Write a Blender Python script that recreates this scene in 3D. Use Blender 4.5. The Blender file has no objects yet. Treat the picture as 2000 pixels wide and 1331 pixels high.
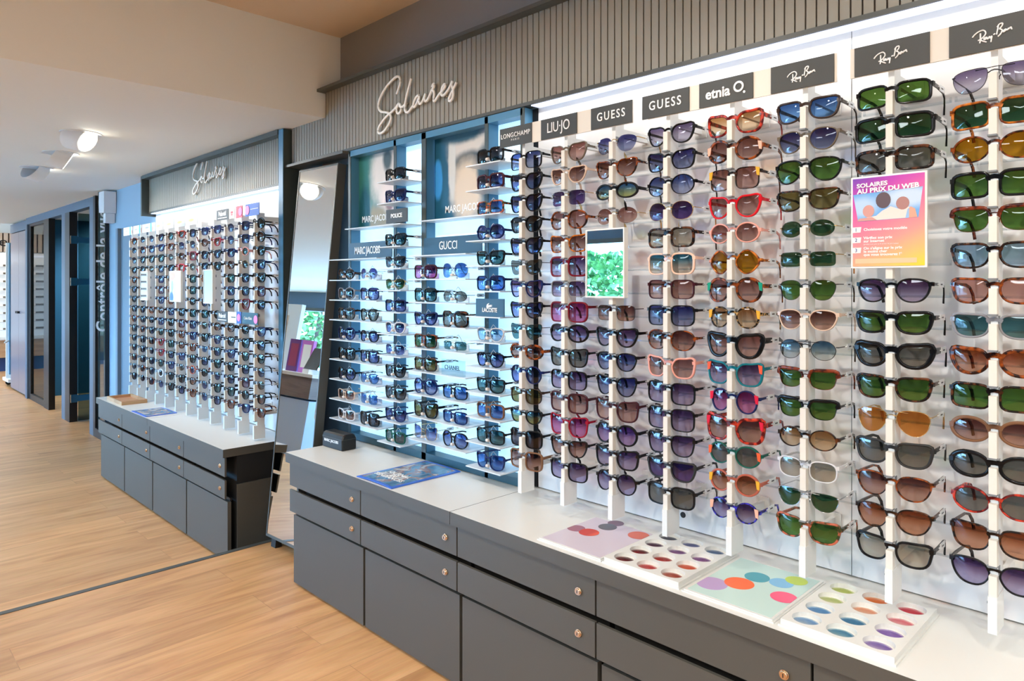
import bpy, bmesh, math, random
from mathutils import Vector
R = math.radians
PI = math.pi
random.seed(7)
sc = bpy.context.scene
C = sc.collection
# ---------------------------------------------------------------- camera
cam_d = bpy.data.cameras.new('camera')
cam = bpy.data.objects.new('camera', cam_d); C.objects.link(cam)
cam.location = (0, 0, 1.27)
cam.rotation_euler = (R(90), 0, R(45.34))
cam_d.sensor_width = 36; cam_d.lens = 36 * 1362 / 2000
cam_d.shift_y = -109 / 2000
cam_d.clip_start = .02; cam_d.clip_end = 200
sc.camera = cam
# ---------------------------------------------------------------- view, world, daylight
vs = sc.view_settings
vs.view_transform = 'Standard'; vs.look = 'None'; vs.gamma = 1; vs.use_curve_mapping = False
vs.exposure = 0.12
sc.cycles.transparent_max_bounces = 28
sc.cycles.max_bounces = 9
sc.cycles.caustics_reflective = False
sc.cycles.caustics_refractive = False
sc.cycles.sample_clamp_indirect = 6
w = bpy.data.worlds.new('world'); sc.world = w; w.use_nodes = True
wn = w.node_tree.nodes; wl = w.node_tree.links
bg = wn['Background']
wt = wn.new('ShaderNodeTexCoord'); wsep = wn.new('ShaderNodeSeparateXYZ'); wr = wn.new('ShaderNodeValToRGB')
wl.new(wt.outputs['Generated'], wsep.inputs[0]); wl.new(wsep.outputs['Z'], wr.inputs[0]); wl.new(wr.outputs[0], bg.inputs[0])
wr.color_ramp.elements[0].color = (.27, .60, 1, 1); wr.color_ramp.elements[1].color = (.26, .54, 1, 1)
bg.inputs[1].default_value = 46


def area(name, loc, rot, sx, sy, e, col, spread=180):
    l = bpy.data.lights.new(name, 'AREA'); l.shape = 'RECTANGLE'; l.size = sx; l.size_y = sy
    l.energy = e; l.color = col; l.spread = R(spread)
    o = bpy.data.objects.new(name, l); C.objects.link(o); o.location = loc; o.rotation_euler = rot
    return o


def spot(name, loc, target, e, col, ang=75, r=.025, blend=.6):
    l = bpy.data.lights.new(name, 'SPOT'); l.energy = e; l.color = col; l.spot_size = R(ang); l.spot_blend = blend
    l.shadow_soft_size = r
    o = bpy.data.objects.new(name, l); C.objects.link(o); o.location = loc
    o.rotation_euler = (Vector(target) - Vector(loc)).to_track_quat('-Z', 'Y').to_euler()
    return o


# daylight coming in through the window wall behind the camera
for px_ in (-12.3, -9.2, -6.2):
    pl = area('window_portal', (px_, -3.47, .97), (R(90), 0, 0), 3.4, 1.7, 1, (1, 1, 1)); pl.data.cycles.is_portal = True
# added unseen ceiling panels that brighten the bulkhead and the near counter
FILL_PANELS = [(.3, -1.6), (-1.5, -2.4), (1.7, -.4)]
for x, y in FILL_PANELS: area('fill_panel_light', (x, y, 2.468), (0, 0, 0), 1.16, .56, 34, (.88, .97, 1))
# strip lights over the counters and the recessed spots of the ceiling
area('strip_light', (-.35, 1.752, 1.872), (R(-8), 0, 0), 2.6, .03, 2.6, (.88, .93, 1))
area('strip_light', (-4.5, 1.752, 1.783), (R(-8), 0, 0), 2.15, .03, 2.8, (.86, .93, 1))
WARM = (1, .92, .82); NEUT = (1, .95, .88)
SPOTS_HIGH = [(-2.5, .25), (-1.5, .25), (-.5, .25), (.5, .25), (1.5, .25), (-2.3, -1.3), (-.9, -1.3), (.5, -1.3)]
for i, (x, y) in enumerate(SPOTS_HIGH):
    if y > 0:
        spot('ceiling_spot', (x, y, 2.44), (x + .1, 1.6, 1.0), 46, NEUT, 80)
    else:
        spot('ceiling_spot', (x, y, 2.44), (x - .1, y + .5, 0), 66, WARM, 110)
SPOTS_LOW = [(-4.27, .98), (-5.0, 1.04), (-5.74, 1.05)]
LOW2 = [(-4.4, -.9), (-6.2, -.9), (-8.0, -.5), (-8.2, .9), (-9.9, .5)]
for x, y in SPOTS_LOW:
    spot('ceiling_spot', (x + .09, y + .07, 2.0), (x + .7, y + .75, .8), 26, NEUT, 110)
for x, y in LOW2:
    spot('ceiling_spot', (x, y, 2.05), (x, y, 0), 40, WARM, 120)
spot('ceiling_spot', (-9.4, 3.0, 2.04), (-10.4, 3.2, .6), 190, (.80, .92, 1), 140)  # unseen lamp added to brighten the teal room behind the opening
area('far_room_light', (-12.4, 1.0, 2.45), (0, 0, 0), 1.6, 1.6, 60, (1, .92, .82))


# ---------------------------------------------------------------- materials
def lin(c):
    return [((v / 255) / 12.92 if v / 255 <= .04045 else ((v / 255 + .055) / 1.055) ** 2.4) for v in c[:3]]


MATS = {}


def nt(name):
    m = bpy.data.materials.new(name); m.use_nodes = True
    return m, m.node_tree.nodes, m.node_tree.links, m.node_tree.nodes['Principled BSDF']


def mat(name, rgb, rough=.5, metal=0, spec=.5, coat=0, emit=0, ecol=None, alpha=1, noise=0, nscale=30, bump=0):
    if name in MATS: return MATS[name]
    m, n, l, p = nt(name)
    c = lin(rgb)
    p.inputs['Base Color'].default_value = (*c, 1); p.inputs['Roughness'].default_value = rough
    p.inputs['Metallic'].default_value = metal; p.inputs['Specular IOR Level'].default_value = spec
    p.inputs['Coat Weight'].default_value = coat
    if emit:
        p.inputs['Emission Color'].default_value = (*lin(ecol or rgb), 1); p.inputs['Emission Strength'].default_value = emit
    if noise or bump:
        tc = n.new('ShaderNodeTexCoord'); nz = n.new('ShaderNodeTexNoise'); nz.inputs['Scale'].default_value = nscale
        nz.inputs['Detail'].default_value = 4
        l.new(tc.outputs['Object'], nz.inputs['Vector'])
        if noise:
            mx = n.new('ShaderNodeMix'); mx.data_type = 'RGBA'
            mx.inputs['A'].default_value = (*[v * (1 - noise) for v in c], 1)
            mx.inputs['B'].default_value = (*[min(1, v * (1 + noise)) for v in c], 1)
            l.new(nz.outputs['Fac'], mx.inputs['Factor']); l.new(mx.outputs['Result'], p.inputs['Base Color'])
        if bump:
            b = n.new('ShaderNodeBump'); b.inputs['Strength'].default_value = bump; b.inputs['Distance'].default_value = .002
            l.new(nz.outputs['Fac'], b.inputs['Height']); l.new(b.outputs['Normal'], p.inputs['Normal'])
    MATS[name] = m
    return m


def wood(name, c1, c2, c3, axis='Y', pl=1.25, pw=.185, rough=.38, seam=.35):
    m, n, l, p = nt(name)
    tc = n.new('ShaderNodeTexCoord'); mp = n.new('ShaderNodeMapping')
    l.new(tc.outputs['Object'], mp.inputs['Vector'])
    if axis == 'Y': mp.inputs['Rotation'].default_value = (0, 0, R(90))
    if axis == 'XZ': mp.inputs['Rotation'].default_value = (R(90), 0, 0)
    br = n.new('ShaderNodeTexBrick'); br.offset = .37
    br.inputs['Color1'].default_value = (0, 0, 0, 1); br.inputs['Color2'].default_value = (1, 1, 1, 1)
    br.inputs['Mortar'].default_value = (.5, .5, .5, 1)
    br.inputs['Scale'].default_value = 1; br.inputs['Mortar Size'].default_value = .0012; br.inputs['Bias'].default_value = 0
    br.inputs['Brick Width'].default_value = pl; br.inputs['Row Height'].default_value = pw
    l.new(mp.outputs[0], br.inputs['Vector'])
    add = n.new('ShaderNodeVectorMath'); add.operation = 'MULTIPLY_ADD'
    l.new(br.outputs['Color'], add.inputs[0]); add.inputs[1].default_value = (7.3, 3.1, 0); l.new(mp.outputs[0], add.inputs[2])
    sc1 = n.new('ShaderNodeVectorMath'); sc1.operation = 'MULTIPLY'; sc1.inputs[1].default_value = (1.1, 9, 1)
    l.new(add.outputs[0], sc1.inputs[0])
    n1 = n.new('ShaderNodeTexNoise'); n1.inputs['Scale'].default_value = 1.6; n1.inputs['Detail'].default_value = 8
    n1.inputs['Roughness'].default_value = .62; n1.inputs['Distortion'].default_value = .7
    l.new(sc1.outputs[0], n1.inputs['Vector'])
    sc2 = n.new('ShaderNodeVectorMath'); sc2.operation = 'MULTIPLY'; sc2.inputs[1].default_value = (3, 90, 1)
    l.new(add.outputs[0], sc2.inputs[0])
    n2 = n.new('ShaderNodeTexNoise'); n2.inputs['Scale'].default_value = 2; n2.inputs['Detail'].default_value = 3
    l.new(sc2.outputs[0], n2.inputs['Vector'])
    rp = n.new('ShaderNodeValToRGB')
    e = rp.color_ramp.elements
    e[0].position = .27; e[0].color = (*lin(c1), 1); e[1].position = .74; e[1].color = (*lin(c3), 1)
    k = e.new(.5); k.color = (*lin(c2), 1)
    l.new(n1.outputs['Fac'], rp.inputs[0])
    mx = n.new('ShaderNodeMix'); mx.data_type = 'RGBA'; mx.blend_type = 'OVERLAY'; mx.inputs['Factor'].default_value = .16
    l.new(rp.outputs[0], mx.inputs['A']); l.new(n2.outputs['Color'], mx.inputs['B'])
    mr = n.new('ShaderNodeMapRange'); mr.inputs['To Min'].default_value = .90; mr.inputs['To Max'].default_value = 1.08
    l.new(br.outputs['Color'], mr.inputs['Value'])
    mu = n.new('ShaderNodeVectorMath'); mu.operation = 'SCALE'
    l.new(mx.outputs['Result'], mu.inputs[0]); l.new(mr.outputs[0], mu.inputs['Scale'])
    mo = n.new('ShaderNodeMix'); mo.data_type = 'RGBA'; mo.inputs['B'].default_value = (*[v * .45 for v in lin(c1)], 1)
    ml = n.new('ShaderNodeMath'); ml.operation = 'MULTIPLY'; ml.inputs[1].default_value = seam
    l.new(br.outputs['Fac'], ml.inputs[0]); l.new(ml.outputs[0], mo.inputs['Factor'])
    l.new(mu.outputs[0], mo.inputs['A']); l.new(mo.outputs['Result'], p.inputs['Base Color'])
    p.inputs['Roughness'].default_value = rough
    MATS[name] = m
    return m


def lensmat(name, top, bot, hz=.024, rough=.0, tint=1.0, axis='Z'):
    m = bpy.data.materials.new(name); m.use_nodes = True
    n = m.node_tree.nodes; l = m.node_tree.links; n.clear()
    out = n.new('ShaderNodeOutputMaterial'); mix = n.new('ShaderNodeMixShader'); tr = n.new('ShaderNodeBsdfTransparent')
    gl = n.new('ShaderNodeBsdfGlossy'); fr = n.new('ShaderNodeFresnel')
    gl.inputs['Roughness'].default_value = .015; fr.inputs['IOR'].default_value = 1.6
    tc = n.new('ShaderNodeTexCoord'); sp = n.new('ShaderNodeSeparateXYZ'); mr = n.new('ShaderNodeMapRange')
    l.new(tc.outputs['Object'], sp.inputs[0]); l.new(sp.outputs[axis], mr.inputs['Value'])
    mr.inputs['From Min'].default_value = -hz; mr.inputs['From Max'].default_value = hz * .6
    mr.interpolation_type = 'SMOOTHSTEP'
    mx = n.new('ShaderNodeMix'); mx.data_type = 'RGBA'
    q = lambda c: (*[math.sqrt(v) for v in lin(c)], 1)
    mx.inputs['A'].default_value = q(bot); mx.inputs['B'].default_value = q(top)
    l.new(mr.outputs[0], mx.inputs['Factor']); l.new(mx.outputs['Result'], tr.inputs['Color'])
    geo = n.new('ShaderNodeNewGeometry'); sb = n.new('ShaderNodeMath'); sb.operation = 'SUBTRACT'; sb.inputs[0].default_value = 1
    ml = n.new('ShaderNodeMath'); ml.operation = 'MULTIPLY'
    l.new(geo.outputs['Backfacing'], sb.inputs[1]); ar = n.new('ShaderNodeMath'); ar.operation = 'MULTIPLY'; ar.inputs[1].default_value = .72; l.new(fr.outputs[0], ar.inputs[0])
    l.new(sb.outputs[0], ml.inputs[0]); l.new(ar.outputs[0], ml.inputs[1])
    l.new(ml.outputs[0], mix.inputs[0]); l.new(tr.outputs[0], mix.inputs[1]); l.new(gl.outputs[0], mix.inputs[2])
    l.new(mix.outputs[0], out.inputs[0])
    MATS[name] = m
    return m


def clear(name, rgb=(235, 240, 243), ior=1.45):
    return lensmat(name, rgb, rgb)


def tortoise(name, dark, lite, scale=70, thr=.5, rough=.12):
    m, n, l, p = nt(name)
    tc = n.new('ShaderNodeTexCoord'); nz = n.new('ShaderNodeTexNoise'); rp = n.new('ShaderNodeValToRGB')
    nz.inputs['Scale'].default_value = scale; nz.inputs['Detail'].default_value = 2
    l.new(tc.outputs['Object'], nz.inputs['Vector']); l.new(nz.outputs['Fac'], rp.inputs[0]); l.new(rp.outputs[0], p.inputs['Base Color'])
    e = rp.color_ramp.elements
    e[0].position = thr - .07; e[0].color = (*lin(dark), 1); e[1].position = thr + .1; e[1].color = (*lin(lite), 1)
    p.inputs['Roughness'].default_value = .14; p.inputs['Specular IOR Level'].default_value = .25
    MATS[name] = m
    return m


def picture(name, base, blobs, rough=.4, grad=None, emit=0):
    """flat printed picture: soft ellipses (x, z, rx, rz, rgb, softness) over a base colour, in the object's own XZ plane"""
    m, n, l, p = nt(name)
    tc = n.new('ShaderNodeTexCoord'); sp = n.new('ShaderNodeSeparateXYZ'); l.new(tc.outputs['Object'], sp.inputs[0])
    nz = n.new('ShaderNodeTexNoise'); nz.inputs['Scale'].default_value = 25; nz.inputs['Detail'].default_value = 5
    l.new(tc.outputs['Object'], nz.inputs['Vector'])
    cur = None
    if grad:   # (axis, lo, hi, colour at lo, colour at hi)
        mr = n.new('ShaderNodeMapRange'); l.new(sp.outputs[grad[0]], mr.inputs['Value'])
        mr.inputs['From Min'].default_value = grad[1]; mr.inputs['From Max'].default_value = grad[2]
        mx = n.new('ShaderNodeMix'); mx.data_type = 'RGBA'; l.new(mr.outputs[0], mx.inputs['Factor'])
        mx.inputs['A'].default_value = (*lin(grad[3]), 1); mx.inputs['B'].default_value = (*lin(grad[4]), 1)
        cur = mx.outputs['Result']
    for (x, z, rx, rz, rgb, soft) in blobs:
        v = n.new('ShaderNodeVectorMath'); v.operation = 'SUBTRACT'; l.new(tc.outputs['Object'], v.inputs[0]); v.inputs[1].default_value = (x, 0, z)
        s = n.new('ShaderNodeVectorMath'); s.operation = 'MULTIPLY'; l.new(v.outputs[0], s.inputs[0]); s.inputs[1].default_value = (1 / rx, 0, 1 / rz)
        ln = n.new('ShaderNodeVectorMath'); ln.operation = 'LENGTH'; l.new(s.outputs[0], ln.inputs[0])
        ad = n.new('ShaderNodeMath'); ad.operation = 'MULTIPLY_ADD'; l.new(nz.outputs['Fac'], ad.inputs[0]); ad.inputs[1].default_value = .35; l.new(ln.outputs['Value'], ad.inputs[2])
        mr = n.new('ShaderNodeMapRange'); l.new(ad.outputs[0], mr.inputs['Value']); mr.interpolation_type = 'SMOOTHSTEP'
        mr.inputs['From Min'].default_value = 1.17 + soft; mr.inputs['From Max'].default_value = 1.17 - soft
        mx = n.new('ShaderNodeMix'); mx.data_type = 'RGBA'; l.new(mr.outputs[0], mx.inputs['Factor'])
        if cur is None: mx.inputs['A'].default_value = (*lin(base), 1)
        else: l.new(cur, mx.inputs['A'])
        mx.inputs['B'].default_value = (*lin(rgb), 1)
        cur = mx.outputs['Result']
    if cur is not None: l.new(cur, p.inputs['Base Color'])
    else: p.inputs['Base Color'].default_value = (*lin(base), 1)
    if emit:
        l.new(cur, p.inputs['Emission Color']); p.inputs['Emission Strength'].default_value = emit
    p.inputs['Roughness'].default_value = rough
    return m


# ---------------------------------------------------------------- mesh helpers
class MB:
    def __init__(s, fix=True): s.v = []; s.f = []; s.m = []; s.s = []; s.fix = fix

    def face(s, ids, mi=0, sm=False): s.f.append(ids); s.m.append(mi); s.s.append(sm)

    def box(s, x0, x1, y0, y1, z0, z1, mi=0, top=None):
        b = len(s.v)
        s.v += [(x0, y0, z0), (x1, y0, z0), (x1, y1, z0), (x0, y1, z0), (x0, y0, z1), (x1, y0, z1), (x1, y1, z1), (x0, y1, z1)]
        for k, q in enumerate(((3, 2, 1, 0), (4, 5, 6, 7), (0, 1, 5, 4), (1, 2, 6, 5), (2, 3, 7, 6), (3, 0, 4, 7))):
            s.face([b + i for i in q], (top if (top is not None and k == 1) else mi))
        return s

    def quad(s, a, b, c, d, mi=0):
        k = len(s.v); s.v += [a, b, c, d]; s.face([k, k + 1, k + 2, k + 3], mi); return s

    def prism(s, pts, y0, y1, mi=0, plane='XZ', sm=False):
        """closed polygon extruded; plane XZ -> depth along Y, plane XY -> depth along Z"""
        k = len(s.v); n = len(pts)
        for d in (y0, y1):
            for a, b in pts: s.v.append((a, d, b) if plane == 'XZ' else (a, b, d))
        s.face(list(range(k, k + n)), mi); s.face(list(range(k + 2 * n - 1, k + n - 1, -1)), mi)
        for i in range(n):
            j = (i + 1) % n; s.face([k + j, k + i, k + n + i, k + n + j], mi, sm)
        return s

    def tube(s, path, r, seg=8, mi=0, flat=1.0, cap=True):
        """round tube along a path; r may be one number or a list"""
        P = [Vector(p) for p in path]; n = len(P); k = len(s.v)
        rr = r if isinstance(r, (list, tuple)) else [r] * n
        up = Vector((0, 0, 1))
        for i, p in enumerate(P):
            t = (P[min(i + 1, n - 1)] - P[max(i - 1, 0)]).normalized()
            a = t.cross(up)
            if a.length < .05: a = t.cross(Vector((0, 1, 0)))
            a.normalize(); b = a.cross(t).normalized()
            for q in range(seg):
                w_ = 2 * PI * q / seg
                s.v.append(tuple(p + a * math.cos(w_) * rr[i] * flat + b * math.sin(w_) * rr[i]))
        for i in range(n - 1):
            for q in range(seg):
                q2 = (q + 1) % seg
                s.face([k + i * seg + q, k + i * seg + q2, k + (i + 1) * seg + q2, k + (i + 1) * seg + q], mi, True)
        if cap:
            s.face([k + q for q in range(seg)][::-1], mi); s.face([k + (n - 1) * seg + q for q in range(seg)], mi)
        return s

    def bar(s, path, hw, hh, mi=0):
        """rectangular bar along a path (half width across, half height)"""
        P = [Vector(p) for p in path]; n = len(P); k = len(s.v)
        up = Vector((0, 0, 1))
        for i, p in enumerate(P):
            t = (P[min(i + 1, n - 1)] - P[max(i - 1, 0)]).normalized()
            a = t.cross(up)
            if a.length < .05: a = Vector((1, 0, 0))
            a.normalize(); b = a.cross(t).normalized()
            w_ = hw[i] if isinstance(hw, list) else hw; h_ = hh[i] if isinstance(hh, list) else hh
            for sa, sb in ((-1, -1), (1, -1), (1, 1), (-1, 1)):
                s.v.append(tuple(p + a * sa * w_ + b * sb * h_))
        for i in range(n - 1):
            for q in range(4):
                q2 = (q + 1) % 4
                s.face([k + i * 4 + q, k + i * 4 + q2, k + (i + 1) * 4 + q2, k + (i + 1) * 4 + q], mi)
        s.face([k + 3, k + 2, k + 1, k], mi); e = k + (n - 1) * 4; s.face([e, e + 1, e + 2, e + 3], mi)
        return s

    def cyl(s, c, axis, r0, r1, h, seg=24, mi=0, cap=True):
        c = Vector(c); t = Vector(axis).normalized()
        a = t.cross(Vector((0, 0, 1)))
        if a.length < .05: a = Vector((1, 0, 0))
        a.normalize(); b = t.cross(a); k = len(s.v)
        for d, r in ((0, r0), (h, r1)):
            for q in range(seg):
                w_ = 2 * PI * q / seg
                s.v.append(tuple(c + t * d + a * math.cos(w_) * r + b * math.sin(w_) * r))
        for q in range(seg):
            q2 = (q + 1) % seg; s.face([k + q, k + q2, k + seg + q2, k + seg + q], mi, True)
        if cap:
            s.face([k + q for q in range(seg)][::-1], mi); s.face([k + seg + q for q in range(seg)], mi)
        return s

    def mesh(s, name, mats):
        me = bpy.data.meshes.new(name); me.from_pydata(s.v, [], s.f)
        for m in (mats if isinstance(mats, (list, tuple)) else [mats]): me.materials.append(m)
        me.polygons.foreach_set('material_index', s.m); me.polygons.foreach_set('use_smooth', s.s)
        me.update()
        if s.fix:
            bm = bmesh.new(); bm.from_mesh(me); bmesh.ops.recalc_face_normals(bm, faces=bm.faces); bm.to_mesh(me); bm.free()
        return me

    def build(s, name, mats, parent=None, loc=(0, 0, 0), fix=False):
        me = s.mesh(name, mats)
        o = bpy.data.objects.new(name, me); C.objects.link(o); o.location = loc
        if parent: o.parent = parent
        return o


def tag(o, label, cat, group=None, kind=None):
    if label: o['label'] = label
    if cat: o['category'] = cat
    if group: o['group'] = group
    if kind: o['kind'] = kind
    return o


def thing(name, label, cat, loc=(0, 0, 0), rotz=0, group=None, kind=None):
    o = bpy.data.objects.new(name, None); C.objects.link(o); o.location = loc; o.rotation_euler = (0, 0, rotz)
    o.empty_display_size = .05
    return tag(o, label, cat, group, kind)


def struct(name, mb, mats, loc=(0, 0, 0)):
    o = mb.build(name, mats, None, loc); o['kind'] = 'structure'; return o


KIDS = {}


def copy_tree(o, parent=None, loc=None, label=None, group=None):
    c = o.copy(); C.objects.link(c)
    if parent: c.parent = parent
    if loc is not None: c.location = loc
    if label: c['label'] = label
    if group: c['group'] = group
    for ch in o.children: copy_tree(ch, c)
    return c


def letters(body, size, m, parent, loc, rot=(R(90), 0, 0), bold=.0, name='lettering', sx=1.0, ext=.0006, align='CENTER', space=1.0, shear=0):
    cu = bpy.data.curves.new(name, 'FONT'); cu.body = body; cu.size = size; cu.align_x = align; cu.align_y = 'CENTER'
    cu.extrude = ext; cu.offset = bold; cu.space_character = space; cu.shear = shear; cu.resolution_u = 3
    t = bpy.data.objects.new(name, cu); C.objects.link(t)
    dg = bpy.context.evaluated_depsgraph_get(); me = bpy.data.meshes.new_from_object(t.evaluated_get(dg))
    bpy.data.objects.remove(t); bpy.data.curves.remove(cu)
    me.materials.clear(); me.materials.append(m)
    o = bpy.data.objects.new(name, me); C.objects.link(o); o.location = loc; o.rotation_euler = rot; o.scale = (sx, 1, 1)
    if parent: o.parent = parent
    return o


def ordinal(k):
    return ['first', 'second', 'third', 'fourth', 'fifth', 'sixth', 'seventh', 'eighth', 'ninth', 'tenth', 'eleventh', 'twelfth', 'thirteenth', 'fourteenth', 'fifteenth'][k]


# ---------------------------------------------------------------- base materials
M_FLOOR = wood('oak_floor', (170, 118, 74), (202, 152, 102), (220, 172, 122), 'Y')
M_DESKW = wood('grey_oak', (98, 84, 78), (124, 108, 100), (140, 124, 116), 'XZ', pl=3, pw=3, rough=.5, seam=0)
M_TAN = wood('tan_wood', (170, 120, 80), (196, 148, 104), (214, 170, 128), 'XZ', pl=3, pw=3, rough=.5, seam=0)
M_CAB = mat('cabinet_grey', (80, 77, 70), .42, noise=.05, nscale=400)
M_CAB_IN = mat('cabinet_gap', (14, 14, 14), .8)
M_TOP = mat('worktop_white', (222, 221, 215), .32)
M_SLAT = mat('slat_taupe', (142, 136, 123), .5, noise=.06, nscale=9)
M_GROOVE = mat('slat_groove', (58, 40, 30), .8)
M_TRIM = mat('dark_trim', (74, 76, 72), .4)
M_BLACKF = mat('black_frame', (18, 19, 20), .4)
M_WHITE = mat('white_wall', (236, 236, 230), .6)
M_CEIL = mat('ceiling_white', (236, 236, 232), .8)
M_CEIL2 = mat('ceiling_sand', (226, 206, 184), .8)
M_GREYW = mat('grey_wall_paint', (140, 136, 134), .7)
M_BLUEW = mat('blue_wall_paint', (150, 176, 196), .6)
M_TEAL = mat('teal_wall_paint', (24, 92, 124), .6)
M_PANEL = mat('display_panel_white', (232, 233, 233), .28)
M_POST = mat('post_white', (226, 226, 222), .45)
M_TOOTH = mat('post_cream', (224, 218, 206), .5)
M_CLIP = mat('post_grey', (120, 124, 126), .5)
M_ACRY = clear('acrylic')
M_SIGN = mat('sign_charcoal', (62, 62, 58), .55)
M_SIGNB = mat('sign_teal', (26, 62, 82), .45)
M_SIGNW = mat('sign_letter_white', (244, 244, 242), .5)
M_CREAM = mat('sign_cream', (226, 218, 204), .6)
M_FIN = mat('fin_backlight_blue', (74, 128, 160), .4)  # blue spill of the backlight is put into the fin colour
M_FINEDGE = mat('fin_edge', (66, 76, 76), .4)
M_SHELF = mat('shelf_white', (216, 222, 226), .35)
M_CHROME = mat('chrome', (220, 215, 208), .12, 1)
M_LOCK = mat('lock_nickel', (222, 196, 170), .18, 1)
M_MIRROR = mat('mirror_glass', (238, 241, 242), .0, 1)
M_MFRAME = mat('mirror_frame', (84, 82, 74), .4)
M_BLK = mat('satin_black', (20, 20, 21), .35)
M_LEDW = mat('led_white', (255, 255, 255), .5, emit=.72, ecol=(206, 220, 255))
M_BACKL = mat('backlit_panel', (240, 248, 255), .4, emit=.92, ecol=(176, 226, 255))
M_LAMPG = mat('lamp_glow', (255, 250, 235), .5, emit=12)
M_LAMPW = mat('lamp_white', (232, 236, 240), .4)
M_TAG = mat('price_tag_white', (238, 240, 240), .5)

# ---------------------------------------------------------------- room shell
XB = -3.048      # bulkhead: high ceiling to its right, low ceiling to its left
ZL, ZH = 2.08, 2.49
FL = -.11        # the floor of the left zone lies a step lower
YW = 1.79        # the long wall
YBACK = -3.35
XR = 2.6
o = struct('floor', MB().box(-3.285, XR, YBACK, YW + .1, -.06, 0), M_FLOOR)
# the step edge runs along Y; the left floor is one step down
struct('floor', MB().box(-16, -3.315, YBACK, 4.2, FL - .06, FL), M_FLOOR)
struct('trim_1', MB().box(-3.315, -3.285, YBACK, YW + .05, FL - .05, .002), M_TRIM)
struct('wall_back', MB().box(-2.80, XR, 1.82, 1.97, -.1, ZH + .05).box(XB, -2.80, 1.82, 1.97, 1.93, ZH + .05).box(-3.40, -2.80, 1.92, 1.97, -.1, 1.93), M_GREYW)
struct('wall_back', MB().box(-7.1, -3.40, 1.79, 1.97, FL - .05, ZL).box(-3.40, XB, 1.79, 1.97, 1.93, ZL), M_BLUEW)
struct('ceiling', MB().box(XB, XR, YBACK, 1.95, ZH, ZH + .08), M_CEIL2)
struct('ceiling', MB().box(-11.3, XB - .001, YBACK, 4.2, ZL, ZL + .08), M_CEIL)
struct('ceiling', MB().box(-16, -11.3, YBACK, 4.2, 2.75, 2.83), M_CEIL)
struct('wall_bulkhead', MB().box(XB - .06, XB, YBACK, 1.95, ZL + .0005, ZH), M_WHITE)
struct('wall_bulkhead', MB().box(-11.3, -11.24, YBACK, 4.2, ZL + .08, 2.75), M_WHITE)
struct('wall_right', MB().box(XR, XR + .1, YBACK, 1.95, -.1, ZH), M_WHITE)
struct('wall_far', MB().box(-14.2, -14.08, YBACK, 4.2, FL, 2.75), M_WHITE)
struct('wall_room', MB().box(-14.08, -3.4, 4.1, 4.2, FL, ZL + .6), M_TEAL)
struct('wall_room', MB().box(-7.25, -7.1, 1.80, 4.1, FL, ZL), M_TEAL)
struct('wall_room', MB().box(-10.20, -10.14, 1.84, 4.1, FL, ZL), M_TEAL)
# recess panel in the blue wall
struct('door_1', MB().box(-6.49, -5.80, 1.772, 1.786, FL, 1.74).box(-6.49, -6.44, 1.745, 1.772, FL, 1.74), mat('blue_grey_door', (112, 130, 144), .5))

# window wall behind the camera
wm = MB(); wm.box(-14.2, XR, YBACK - .12, YBACK, 1.81, 2.75); wm.box(-14.2, XR, YBACK - .12, YBACK, FL - .1, .12); wm.box(-4.64, XR, YBACK - .12, YBACK, .12, 1.81)
struct('wall_front', wm, mat('window_wall_blue', (70, 92, 112), .6))
for i in range(11):
    x = -14.0 + i * 1.55
    fr = MB()
    fr.box(x, x + .06, YBACK - .09, YBACK + .01, .12, 1.81).box(x + .06, x + 1.55, YBACK - .09, YBACK + .01, .12, .17).box(x + .06, x + 1.55, YBACK - .09, YBACK + .01, 1.76, 1.81)
    if x + 1.55 > -4.6: break
    g = struct('window_%d' % (i + 1), fr, M_TRIM)
    MB().box(x + .06, x + 1.55, YBACK - .05, YBACK - .045, .17, 1.76).build('pane', M_ACRY, g)

# outside: pavement and trees
struct('ground', MB().box(-40, 30, -40, YBACK - .2, -.3, -.22), mat('pavement', (176, 178, 172), .9, noise=.1, nscale=3))


def leafmat():
    m, n, l, p = nt('tree_leaves')
    tc = n.new('ShaderNodeTexCoord'); nz = n.new('ShaderNodeTexNoise'); nz.inputs['Scale'].default_value = 3.5; nz.inputs['Detail'].default_value = 8
    rp = n.new('ShaderNodeValToRGB'); l.new(tc.outputs['Object'], nz.inputs['Vector']); l.new(nz.outputs['Fac'], rp.inputs[0]); l.new(rp.outputs[0], p.inputs['Base Color'])
    e = rp.color_ramp.elements; e[0].position = .36; e[0].color = (*lin((24, 80, 36)), 1); e[1].position = .62; e[1].color = (*lin((130, 176, 100)), 1)
    p.inputs['Roughness'].default_value = .8
    return m


M_LEAF = leafmat(); M_BARK = mat('bark', (90, 74, 60), .9)


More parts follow.
